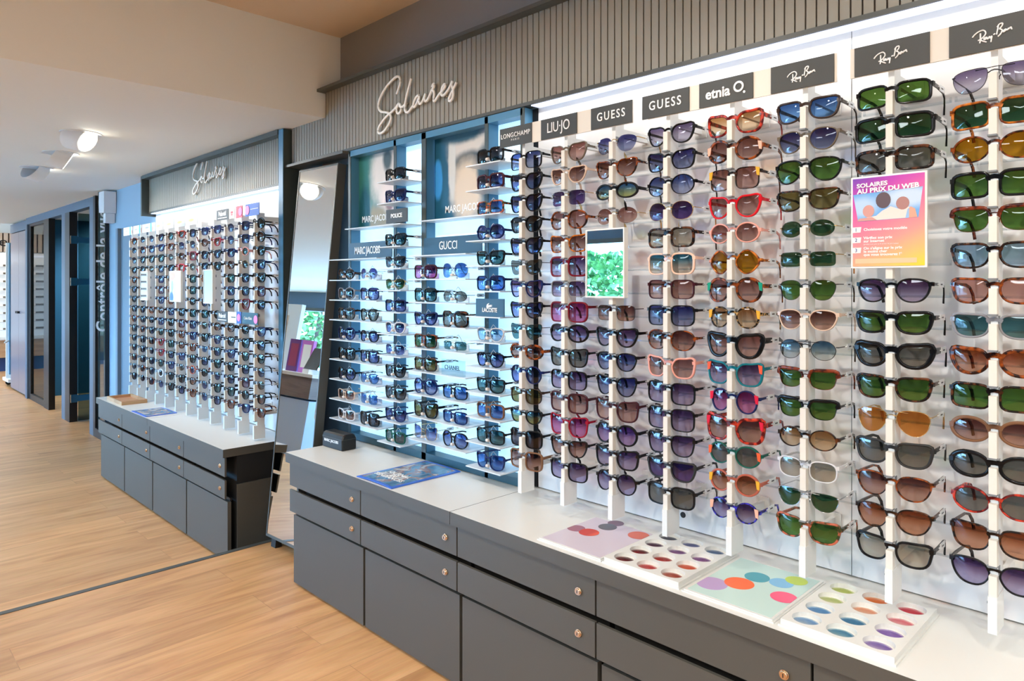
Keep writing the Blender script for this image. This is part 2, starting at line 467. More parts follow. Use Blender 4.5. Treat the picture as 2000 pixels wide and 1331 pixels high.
def make_tree(loc, h, r, label):
    t = thing('tree', label, 'tree', loc, 0, 'trees outside the shop windows')
    MB().tube([(0, 0, 0), (.05, 0, h * .3), (0, .05, h * .62)], [.14, .11, .07]).build('trunk', M_BARK, t)
    f = MB(fix=False); rnd = random.Random(int(h * 100))
    for k in range(4200):
        a = rnd.uniform(0, 2 * PI); b = rnd.uniform(-1, 1); q = rnd.uniform(.72, 1.0)
        p = Vector((math.cos(a) * math.sqrt(1 - b * b) * r * q, math.sin(a) * math.sqrt(1 - b * b) * r * q, h * .62 + b * h * .38 * q))
        u = Vector((rnd.uniform(-1, 1), rnd.uniform(-1, 1), rnd.uniform(-1, 1))).normalized(); v = u.orthogonal().normalized(); s_ = rnd.uniform(.05, .12)
        w_ = u.cross(v) * .01
        k0 = len(f.v)
        for d in (-1, 1):
            f.v += [tuple(p - u * s_ + w_ * d), tuple(p - v * s_ * .6 + w_ * d), tuple(p + u * s_ + w_ * d), tuple(p + v * s_ * .6 + w_ * d)]
        f.face([k0, k0 + 1, k0 + 2, k0 + 3]); f.face([k0 + 7, k0 + 6, k0 + 5, k0 + 4])
    f.build('foliage', M_LEAF, t)
    return t


for i, (x, y, h, r, lb) in enumerate([(-13.9, -6.2, 4.2, 1.5, 'tall leafy green tree outside, seen in the standing mirror'),
                                      (-8.75, -8.2, 2.15, 1.9, 'bushy round green tree outside, seen in the small hanging mirror'),
                                      (-3.2, -9.9, 2.3, 1.2, 'lower green bush outside beside the bushy round tree'),
                                      (1.2, -8.5, 3.6, 1.4, 'green street tree outside at the right end of the windows')]):
    make_tree((x, y, -.22), h, r, lb)
# ---------------------------------------------------------------- far room at the left end
ft = thing('slatted_fascia', 'pale wooden slatted fascia over the far white display wall', 'wall panel', (-14.0, 2.0, 1.81))
s_ = MB(); s_.box(-.06, -.012, -3.4, 2.1, 0, .31, 1)
for k in range(70): s_.box(-.012, .012, -3.4 + k * .078, -3.4 + k * .078 + .056, 0, .31, 0)
s_.build('slats', [mat('pale_slat', (206, 182, 160), .6), M_GROOVE], ft)
letters('e', .22, M_BLK, ft, (.02, .10, .16), (R(90), 0, R(90)), name='lettering', sx=1.3)
fd = thing('display_wall', 'far white eyewear display wall under pale slats', 'display', (-14.05, 2.0, .40))
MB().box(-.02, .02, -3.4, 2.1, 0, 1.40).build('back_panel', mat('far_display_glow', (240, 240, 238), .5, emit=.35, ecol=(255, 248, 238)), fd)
q = MB()
for k in range(9): q.box(.02, .10, -3.4, 2.1, .12 + k * .13, .128 + k * .13)
q.build('shelves', M_SHELF, fd)
MB().box(.02, .05, -3.4, 2.1, 1.33, 1.36).build('led_strip', M_LEDW, fd)
q = MB()
for k in range(9):
    for j in range(26): q.box(.05, .08, -3.3 + j * .2, -3.3 + j * .2 + .13, .131 + k * .13, .131 + k * .13 + .03)
tag(q.build('display_frames', mat('far_frames_mix', (120, 104, 92), .4, noise=.6, nscale=6), None, (-14.05, 2.0, .40)), 'many tiny blurred glasses on the far white display wall', 'glasses', kind='stuff')
fc = thing('low_cabinet', 'low tan wooden cabinet below the far display wall', 'cabinet', (-13.9, 2.0, FL))
MB().box(-.1, .35, -3.4, 2.1, .22, .50).build('body', M_TAN, fc)
MB().box(-.1, .38, -3.4, 2.1, .50, .525).build('worktop', M_TOP, fc)
MB().box(-.1, .28, -3.4, 2.1, .0, .22).build('plinth', mat('plinth_blue', (44, 66, 110), .5), fc)
rs = thing('rolling_stand', 'white wheeled floor stand with a blue side at the far left', 'display stand', (-11.55, 1.82, FL))
MB().box(-.02, .02, -.02, .26, .16, 1.95).build('panel', [mat('stand_blue', (90, 134, 160), .5)], rs)
MB().box(-.05, -.02, -.05, .26, .10, 1.95).build('frame', M_WHITE, rs)
MB().box(-.22, .20, -.06, .26, .07, .11).build('base', M_WHITE, rs)
for x, y in ((-.19, 0), (.17, 0), (-.19, .2), (.17, .2)): MB().cyl((x, y, .034), (1, 0, 0), .034, .034, .03, 14).build('wheel', M_BLK, rs)
MB().tube([(.0, -.02, .62), (.1, -.08, .60), (.14, -.08, .62)], .008).build('handle', M_WHITE, rs)

# glazed partition along the long wall, from the left opening to the blue wall
M_PART = mat('partition_grey', (84, 100, 116), .45)
M_CUP = mat('cupboard_bronze', (128, 118, 122), .3)
M_GLASSP = lensmat('partition_glass', (150, 172, 168), (150, 172, 168))
M_GLASSD = lensmat('door_glass', (110, 128, 122), (110, 128, 122))
YP = 1.775
cup = thing('cupboard', 'tall bronze-grey double door cupboard at the left end of the glazed partition', 'cupboard', (-10.72, YP, FL))
MB().box(-.22, .48, .03, .5, 0, 2.17).build('body', M_PART, cup)
MB().box(-.55, .50, -.005, .03, 2.06, 2.17).build('top_panel', M_PART, cup)
for x0, x1, hx in ((-.545, -.022, -.06), (-.018, .495, .03)):
    d_ = MB().box(x0, x1, 0, .028, .02, 2.05).build('door', M_CUP, cup)
    MB().tube([(hx, -.03, 1.03), (hx, 0, 1.03)], .016, 10).build('knob', M_BLK, d_)
pf = MB()
pf.box(-10.22, -7.18, YP - .01, YP + .06, 2.0, ZL)
for x0, x1 in ((-10.22, -10.12), (-8.40, -8.26), (-7.34, -7.22)): pf.box(x0, x1, YP - .02, YP + .06, FL, 2.0)
struct('trim_2', pf, M_PART)
w1 = struct('window_20', MB().box(-10.12, -10.03, YP, YP + .04, FL, 2.0).box(-9.27, -9.03, YP - .01, YP + .05, FL, 2.0).box(-10.03, -9.27, YP, YP + .04, FL, FL + .07).box(-10.03, -9.27, YP, YP + .04, 1.97, 2.0), M_BLACKF)
MB().box(-10.03, -9.27, YP + .015, YP + .023, FL + .07, 1.97).build('pane', M_GLASSP, w1)
gd = struct('door_2', MB().box(-8.26, -8.08, YP - .02, YP + .05, FL, 2.0), M_BLACKF)
lf = MB().box(-8.075, -8.065, YP + .055, YP + .90, FL + .01, 1.99).build('door_leaf', M_GLASSD, gd)
for z in (1.72, 1.30, .13):
    MB().box(-8.079, -8.045, YP - .015, YP + .045, z - .04, z + .04).box(-8.064, -8.045, YP + .045, YP + .19, z - .03, z + .03).build('hinge', M_CHROME, gd)
w2 = struct('window_21', MB().box(-7.22, -7.15, YP - .02, YP + .03, FL, ZL).box(-7.15, -6.88, YP - .02, YP + .02, FL, FL + .08).box(-6.88, -6.84, YP - .02, YP + .01, FL, ZL), M_BLACKF)
MB().box(-7.15, -6.88, YP + .0, YP + .006, FL + .08, ZL).build('pane', mat('dark_partition_glass', (52, 62, 62), .04, spec=.9), w2)
t = thing('blade_sign', 'slim projecting glass sign with white vertical lettering reading upward', 'sign', (-6.855, YP - .035, 1.36))
MB().box(-.004, .004, -.035, .034, -.75, .73).build('glass_blade', M_GLASSP, t)
letters('Contrôle de la vue', .140, M_SIGNW, t, (.0052, .004, .03), (0, R(-90), R(180)), bold=.002)
sp = thing('wall_speaker', 'white wall-mounted alarm siren high on the blue wall', 'siren', (-6.70, 1.712, 1.83))
MB().prism([(-.075, .06), (.07, .05), (.075, .10), (.075, .235), (-.075, .235), (-.085, .15)], -.02, .073).build('housing', M_LAMPW, sp)
MB().box(-.025, .04, .0, .073, -.03, .05).build('sensor', M_LAMPW, sp)

# ceiling lamps: conical tilting downlights
def downlight(x, y, z, az, tilt, label, group):
    t = thing('ceiling_spotlight', label, 'ceiling light', (x, y, z), az, group)
    MB().cyl((0, 0, -.003), (0, 0, 1), .098, .098, .003, 28).build('mounting_ring', M_LAMPW, t)
    ax = Vector((math.sin(tilt), 0, -math.cos(tilt)))
    base = Vector((-.035, 0, .0))
    b = MB(); b.cyl(base, ax, .090, .066, .085, 28, cap=False); b.cyl(base + ax * .082, ax, .066, .066, .005, 28)
    b.build('cone', M_LAMPW, t)
    MB().cyl(base + ax * .0875, ax, .058, .058, .002, 28).build('diffuser', M_LAMPG, t)
    return t


for (x, y), lb, az in zip(SPOTS_LOW, ('nearest white conical ceiling spotlight, its glowing face visible', 'middle white conical ceiling spotlight of the row of three', 'furthest white conical ceiling spotlight, leftmost of three'), (R(38), R(84), R(112))):
    downlight(x, y, ZL, az, R(60), lb, 'conical ceiling spotlights')

for i, (x, y) in enumerate(FILL_PANELS):  # bodies of the added fill panels, all out of view
    t = thing('fill_panel', ['added flat ceiling light panel out of view behind the viewer', 'added unseen flat ceiling light panel near the window wall', 'added unseen flat ceiling light panel at the right end of the room'][i], 'ceiling light', (x, y, ZH))
    MB().box(-.6, .6, -.3, .3, -.018, 0).build('frame', M_LAMPW, t)
    MB().box(-.58, .58, -.28, .28, -.020, -.018).build('diffuser', mat('fill_panel_glow', (240, 248, 255), .5, emit=3), t)

# ---------------------------------------------------------------- furniture runs
def cabinet(x0, x1, zf, label, h0):
    """one module: two shallow drawers over a deep door; front edge at Y 1.395"""
    t = thing('drawer_cabinet', label, 'cabinet', (x0, 1.40, zf))
    wd = x1 - x0; z1 = h0 - .042 - zf
    b = MB(); b.box(.014, wd - .0, .062, .375, .012, z1); b.build('body', M_CAB_IN, t)
    for k, (a, c) in enumerate(((z1 - .094, z1 - .002), (z1 - .203, z1 - .112))):
        d_ = MB().box(.002, wd - .002, .002, .011, a, c).build('drawer', M_CAB, t)
        zc = (a + c) / 2 - .0; xl = wd - .055
        l_ = MB().cyl((xl, -.002, zc), (0, 1, 0), .010, .010, .006, 20).cyl((xl, -.006, zc), (0, 1, 0), .0075, .009, .006, 20).build('lock', M_LOCK, d_)
        MB().box(xl - .0009, xl + .0009, -.0066, -.0058, zc - .004, zc + .004).build('keyhole', M_BLK, d_)
    MB().box(.006, wd - .006, .018, .036, .012, z1 - .222).build('door', M_CAB, t)
    MB().box(.006, wd - .006, .03, .04, z1 - .218, z1 - .204).build('finger_rail', M_BLK, t)
    return t


ZT, ZTL = .561, .4615
for k in range(6):
    x0 = -2.755 + k * .547
    lb = ['dark grey drawer cabinet at the left end of the near counter', 'dark grey drawer cabinet second from left in the near counter', 'dark grey drawer cabinet below the leftmost lens tray',
          'dark grey drawer cabinet below the pale green lens card', 'dark grey drawer cabinet at the bottom right corner', 'dark grey drawer cabinet beyond the right edge of the near counter'][k]
    c_ = cabinet(x0, x0 + .545, 0, lb, ZT)
    if k == 0: MB().box(0.0, .014, .035, .375, .012, ZT - .044).build('side_panel', M_CAB, c_)
for k in range(4):
    x0 = -5.63 + k * .5525
    lb = ['leftmost blue-grey drawer cabinet of the far counter', 'second blue-grey drawer cabinet from the left in the far counter', 'third blue-grey drawer cabinet from the left in the far counter', 'blue-grey drawer cabinet at the near right end of the far counter'][k]
    c_ = cabinet(x0, x0 + .5505, FL, lb, ZTL)
    if k == 3: MB().box(.5505, .562, .06, .375, .012, .39).build('side_panel', M_CAB, c_)
for x0, x1, z, lb in ((-2.772, -1.6865, ZT, 'white-topped worktop section below the backlit shelves'), (-1.684, .53, ZT, 'long white-topped worktop section below the near white display wall'),
                      (-5.65, -4.545, ZTL, 'left half of the white-topped far counter'), (-4.542, -3.42, ZTL, 'right half of the white-topped far counter')):
    b = MB(); b.box(x0, x1, 1.392, 1.786, z - .0405, z, 0, 1)
    tag(b.build('worktop', [M_CAB, M_TOP]), lb, 'worktop')

# main white display wall
dw = thing('display_wall', 'glossy white back panel of the near sunglasses wall', 'display panel', (-1.0, 1.775, ZT + .004))
MB().box(-.665, .375, 0, .014, 0, 1.32).box(.377, 2.4, 0, .014, 0, 1.32).build('panel', M_PANEL, dw)
MB().box(-.69, -.667, -.003, .02, 0, 1.32).build('corner_profile', M_BLK, dw)
lw = thing('display_wall', 'glossy white back panel of the far sunglasses wall', 'display panel', (-4.5, 1.772, ZTL + .004))
MB().box(-1.08, 1.07, 0, .012, 0, 1.33).build('panel', M_PANEL, lw)
MB().box(-1.08, 1.07, -.012, 0, 1.14, 1.165).build('rail', M_CHROME, lw)


def fascia(x0, x1, yf, z0, z1, label, pitch=.0266, cut=None):
    t = thing('slatted_fascia', label, 'wall panel', ((x0 + x1) / 2, yf, z0))
    hx = (x1 - x0) / 2
    b = MB(); b.box(-hx, hx, .008, .04, 0.012, z1 - z0, 1)
    n = int((x1 - x0) / pitch)
    for k in range(n + 1):
        a = -hx + k * pitch
        if a + pitch * .84 > hx: break
        if cut and (a + (x0 + x1) / 2) < cut[0]: zt = cut[1] - z0
        else: zt = z1 - z0
        b.box(a, a + pitch * .84, 0, .008, .012, zt, 0)
    b.build('slats', [M_SLAT, M_GROOVE], t)
    MB().box(-hx, hx, -.003, .04, 0, .012).build('bottom_trim', M_TRIM, t)
    return t


fascia(-3.375, XR - .05, 1.73, 1.889, 2.20, 'long taupe slatted fascia with white script above the near displays', cut=(XB, ZL))
# the part under the low ceiling is lower, so the backing must not pass the ceiling
fascia(-5.60, -3.43, 1.73, 1.80, 2.075, 'shorter slatted fascia with small white script above the far display')
tag(MB().box(XB + .002, XR - .05, 1.69, 1.819, 2.198, 2.212).build('cornice_shelf', M_TRIM), 'dark ledge running above the near slatted fascia', 'ledge')
# led soffits
for x0, x1, z, lb in ((-1.66, 1.5, 1.889, 'long glowing white light strip above the near display wall'), (-5.57, -3.44, 1.80, 'glowing white light strip above the far display wall')):
    t = thing('light_strip', lb, 'light', ((x0 + x1) / 2, 1.757, z))
    h = (x1 - x0) / 2
    MB().box(-h, h, -.024, .018, -.004, .0).build('diffuser', M_LEDW, t)
# pilasters of the far display
t = thing('end_panel', 'dark upright end panel between the far display and the standing mirror', 'panel', (-3.41, 1.69, ZTL))
MB().box(-.02, .02, 0, .095, .001, ZL - ZTL - .005).build('panel', M_FINEDGE, t)
MB().box(-.024, .024, -.004, 0, .001, ZL - ZTL - .005).build('front_edge', M_FIN, t)
t = thing('end_panel', 'dark upright end panel at the left of the far slatted fascia', 'panel', (-5.615, 1.68, 1.78))
MB().box(-.012, .012, 0, .105, 0, ZL - 1.785).build('panel', M_FINEDGE, t)
tag(MB().box(-5.6, -3.435, 1.68, 1.725, ZL - .028, ZL - .002).build('top_rail', M_FINEDGE), 'dark rail along the ceiling above the far slatted fascia', 'rail')

# ---------------------------------------------------------------- backlit shelving
un = thing('backlit_shelving', 'backlit shelving unit with blue-lit upright fins', 'shelving', (-2.26, 1.73, ZT))
FX = [-2.82, -2.46, -2.26, -1.885, -1.70]
for i, x in enumerate(FX):
    f_ = MB().box(x + 2.26 - .009, x + 2.26 + .009, .004, .058, .03, 1.325).build('side_panel', M_FIN, un)
    wd = .014 if i == 2 else .009
    MB().box(x + 2.26 - wd, x + 2.26 + wd, 0, .004, 0, 1.325).build('front_edge', M_FINEDGE, f_)
for i in range(4):
    a, b_ = FX[i] + 2.26 + .009, FX[i + 1] + 2.26 - .009
    MB().box(a, b_, .053, .058, .03, 1.325).build('backlight_panel', M_BACKL, un)
MB().box(FX[0] + 2.26, FX[4] + 2.26, .0, .058, .002, .03).build('bottom_ledge', mat('ledge_dark_teal', (44, 84, 98), .35), un)
MB().box(FX[0] + 2.26, FX[4] + 2.26, .0, .05, 1.30, 1.326).build('top_rail', M_FIN, un)
# recess around the standing mirror
tag(MB().box(-3.388, -2.83, 1.70, 1.785, 1.876, 1.888).build('mirror_alcove_frame', M_MFRAME), 'thin grey frame of the alcove around the leaning mirror', 'frame')
tag(MB().box(-3.39, -2.82, 1.905, 1.915, 0, 1.885).build('alcove_back_panel', M_BLACKF), 'black back panel of the alcove behind the leaning mirror', 'panel')
SHELF = {}


def shelf(x0, x1, z, y0=1.645, y1=1.782):
    o = MB().box(x0 + 2.26, x1 + 2.26, y0 - 1.73, y1 - 1.73, z - ZT - .004, z - ZT).build('shelf', M_SHELF, un)
    return o


ZA = [.664 + .0897 * k for k in range(8)]
ZB = [.620 + .0897 * k for k in range(13)]
for z in ZA: shelf(-2.852, -2.471, z); shelf(-2.247, -1.902, z)
for z in (1.384,): shelf(-2.852, -2.471, z); shelf(-2.247, -1.902, z)
for z in (1.526,): shelf(-2.81, -2.471, z, 1.70); shelf(-2.247, -1.902, z, 1.70)
for z in ZB: shelf(-2.466, -2.302, z); shelf(-1.902, -1.723, z)

# ---------------------------------------------------------------- sunglasses
def chaikin(P, it):
    for _ in range(it):
        Q = []
        n = len(P)
        for i in range(n):
            a = P[i]; b = P[(i + 1) % n]
            Q.append((a[0] * .75 + b[0] * .25, a[1] * .75 + b[1] * .25)); Q.append((a[0] * .25 + b[0] * .75, a[1] * .25 + b[1] * .75))
        P = Q
    return P


def resample(P, N):
    n = len(P); L = [0]
    for i in range(n): L.append(L[-1] + math.dist(P[i], P[(i + 1) % n]))
    T = L[-1]; out = []; j = 0
    for k in range(N):
        d = T * k / N
        while L[j + 1] < d: j += 1
        u = (d - L[j]) / (L[j + 1] - L[j]); a = P[j]; b = P[(j + 1) % n]
        out.append((a[0] + (b[0] - a[0]) * u, a[1] + (b[1] - a[1]) * u))
    return out


def sup(e, n=40, sk=0):
    return [(math.copysign(abs(math.cos(a)) ** (2 / e), math.cos(a)) * (1 + sk * math.sin(a)), math.copysign(abs(math.sin(a)) ** (2 / e), math.sin(a))) for a in [2 * PI * k / n for k in range(n)]]


# lens outlines in a -1..1 box, x>0 is the temple side
SH = {
    'round': (sup(2.0), 'round'), 'oval': (sup(2.1), 'oval'),
    'square': (sup(4.2, sk=.06), 'square'), 'rect': (sup(5.0), 'rectangular'), 'soft': (sup(2.9, sk=.05), 'rounded square'),
    'cat': (chaikin([(-.9, .55), (-.5, .95), (.2, .92), (1.08, 1.12), (.98, .1), (.62, -.85), (0, -1.08), (-.62, -.85), (-1.02, -.1)], 2), 'cat-eye'),
    'butter': (chaikin([(-.85, .5), (-.45, .92), (.3, .9), (1.1, 1.1), (1.08, .3), (.9, -.95), (0, -1.08), (-.62, -.95), (-1.0, -.1)], 2), 'butterfly'),
    'wayf': (chaikin([(-1.0, .5), (-.8, .98), (.2, 1.0), (1.1, 1.05), (1.02, .2), (.8, -.85), (.1, -1.08), (-.7, -.9), (-1.02, -.2)], 2), 'classic trapezoid'),
    'hex': (chaikin([(-.55, 1.02), (.5, 1.02), (1.06, .12), (.62, -1.02), (-.48, -1.02), (-1.06, .05)], 2), 'hexagonal'),
    'octo': (chaikin([(-.5, 1.02), (.5, 1.02), (1.03, .5), (1.03, -.4), (.5, -1.02), (-.5, -1.02), (-1.03, -.4), (-1.03, .5)], 2), 'octagonal'),
    'aviat': (chaikin([(-1.05, .6), (-.6, 1.02), (.7, 1.0), (1.12, .5), (.9, -.6), (.35, -1.1), (-.4, -.95), (-.95, -.2)], 2), 'teardrop aviator'),
    'navig': (chaikin([(-1.0, .8), (-.6, 1.02), (1.0, .95), (1.1, .1), (.7, -.95), (-.1, -1.1), (-.8, -.6)], 2), 'aviator'),
    'diam': (chaikin([(-.1, 1.15), (.5, .9), (1.12, .05), (.5, -.8), (-.1, -1.15), (-.6, -.8), (-1.1, 0), (-.6, .8)], 1), 'diamond-shaped'),
    'flat': (chaikin([(-1.0, .98), (-.6, 1.0), (.6, 1.0), (1.1, .98), (1.02, .1), (.7, -.95), (-.1, -1.08), (-.8, -.8), (-1.02, 0)], 2), 'flat-top'),
    'panto': (chaikin([(-.98, .45), (-.6, .98), (.3, 1.02), (1.02, .75), (1.0, .0), (.6, -.9), (-.05, -1.08), (-.65, -.85), (-1.02, -.1)], 2), 'panto'),
}
FR = {  # code: (material, words, kind)
    'blk': (mat('frame_black', (16, 16, 18), .14, spec=.22), 'black', 'a'),
    'mblk': (mat('frame_matt_black', (24, 24, 24), .5), 'matt black', 'a'),
    'tor': (tortoise('frame_tortoise', (34, 16, 12), (150, 72, 26)), 'tortoiseshell', 'a'),
    'torl': (tortoise('frame_amber_tortoise', (92, 38, 14), (206, 118, 40), 60), 'amber tortoiseshell', 'a'),
    'tord': (tortoise('frame_dark_tortoise', (20, 13, 11), (96, 52, 26), 80, .56), 'dark tortoiseshell', 'a'),
    'torr': (tortoise('frame_red_tortoise', (86, 12, 16), (196, 60, 40), 90), 'red tortoiseshell', 'a'),
    'torb': (tortoise('frame_blue_spotted', (18, 14, 60), (60, 56, 190), 120), 'blue spotted', 'a'),
    'torg': (tortoise('frame_black_gold_spotted', (20, 14, 10), (200, 160, 100), 120, .58), 'gold-flecked', 'a'),
    'torm': (tortoise('frame_multicolour', (52, 58, 30), (190, 96, 70), 60), 'mixed green-brown', 'a'),
    'brn': (mat('frame_brown', (120, 84, 60), .14, spec=.22), 'brown', 'a'),
    'dbrn': (mat('frame_dark_brown', (58, 44, 38), .14, spec=.22), 'dark brown', 'a'),
    'taup': (mat('frame_taupe', (104, 92, 78), .14, spec=.22), 'taupe', 'a'),
    'beig': (mat('frame_beige', (214, 186, 164), .14, spec=.22), 'pale beige', 'a'),
    'peac': (mat('frame_peach', (240, 200, 178), .14, spec=.22), 'peach', 'a'),
    'pink': (mat('frame_pink', (228, 160, 146), .14, spec=.22), 'pink', 'a'),
    'burg': (mat('frame_burgundy', (112, 22, 36), .14, spec=.22), 'burgundy', 'a'),
    'red': (mat('frame_red', (206, 24, 36), .14, spec=.22), 'bright red', 'a'),
    'crim': (mat('frame_crimson', (150, 22, 44), .14, spec=.22), 'crimson', 'a'),
    'plum': (mat('frame_plum', (62, 26, 34), .14, spec=.22), 'dark plum', 'a'),
    'navy': (mat('frame_navy', (22, 34, 84), .14, spec=.22), 'navy', 'a'),
    'teal': (mat('frame_teal', (18, 110, 122), .14, spec=.22), 'teal', 'a'),
    'gren': (mat('frame_green', (14, 84, 70), .14, spec=.22), 'dark green', 'a'),
    'terr': (mat('frame_terracotta', (176, 92, 72), .14, spec=.22), 'terracotta', 'a'),
    'grey': (mat('frame_grey', (134, 134, 138), .14, spec=.22), 'smoky grey', 'a'),
    'crys': (mat('frame_crystal', (206, 206, 208), .14, spec=.22), 'crystal', 'a'),
    'gold': (mat('frame_gold', (206, 172, 116), .2, 1), 'gold metal', 'm'),
    'silv': (mat('frame_silver', (196, 198, 202), .18, 1), 'silver metal', 'm'),
    'gunm': (mat('frame_gunmetal', (70, 68, 70), .25, 1), 'dark metal', 'm'),
    'none': (mat('frame_gold', (206, 172, 116), .2, 1), 'rimless', 'r'),
    'clubt': (tortoise('frame_brow_tortoise', (54, 20, 14), (130, 56, 30)), 'tortoiseshell browline', 'c'),
    'clubb': (mat('frame_black', (16, 16, 18), .14), 'black browline', 'c'),
}
LN = {
    'blul': ((52, 78, 150), (190, 200, 235), 'blue'), 'navy': ((34, 40, 84), (120, 134, 190), 'navy'), 'dgry': ((50, 52, 58), (92, 96, 104), 'dark grey'),
    'grey': ((112, 112, 108), (136, 136, 130), 'grey'), 'lgry': ((168, 166, 156), (216, 204, 186), 'pale grey'), 'purp': ((78, 48, 100), (190, 178, 212), 'purple'),
    'lila': ((112, 98, 140), (200, 196, 216), 'lilac'), 'dpur': ((44, 24, 78), (110, 84, 150), 'deep purple'), 'brwn': ((104, 54, 48), (206, 166, 152), 'brown'),
    'rose': ((150, 96, 90), (214, 176, 166), 'rose-brown'), 'amb': ((186, 130, 76), (240, 214, 180), 'amber'), 'gren': ((72, 112, 44), (96, 140, 62), 'green'),
    'dgrn': ((42, 84, 56), (56, 100, 66), 'dark green'), 'oliv': ((116, 106, 56), (140, 130, 84), 'olive'), 'teal': ((24, 116, 152), (222, 210, 194), 'teal'),
    'mag': ((132, 26, 92), (222, 140, 196), 'magenta'), 'oran': ((226, 134, 52), (230, 150, 72), 'orange'), 'yelo': ((176, 118, 12), (196, 140, 30), 'yellow-amber'),
    'pnk': ((220, 158, 146), (230, 176, 164), 'pink'), 'lblu': ((146, 182, 214), (176, 206, 230), 'pale blue'), 'tlg': ((56, 104, 112), (90, 140, 144), 'blue-green'),
    'viol': ((76, 34, 128), (196, 166, 216), 'violet'), 'blug': ((64, 120, 166), (218, 230, 230), 'blue gradient'), 'bluy': ((36, 104, 166), (204, 206, 130), 'blue-yellow'),
    'blck': ((26, 20, 26), (96, 84, 92), 'near-black'), 'indg': ((40, 44, 120), (150, 160, 200), 'indigo'), 'obrn': ((150, 68, 30), (224, 168, 140), 'orange-brown'),
    'cblu': ((40, 84, 150), (110, 160, 220), 'mid-blue'),
}
LM = {k: lensmat('lens_' + k, [q * .90 for q in v[0]], [q * .93 for q in v[1]]) for k, v in LN.items()}
MESHC = {}


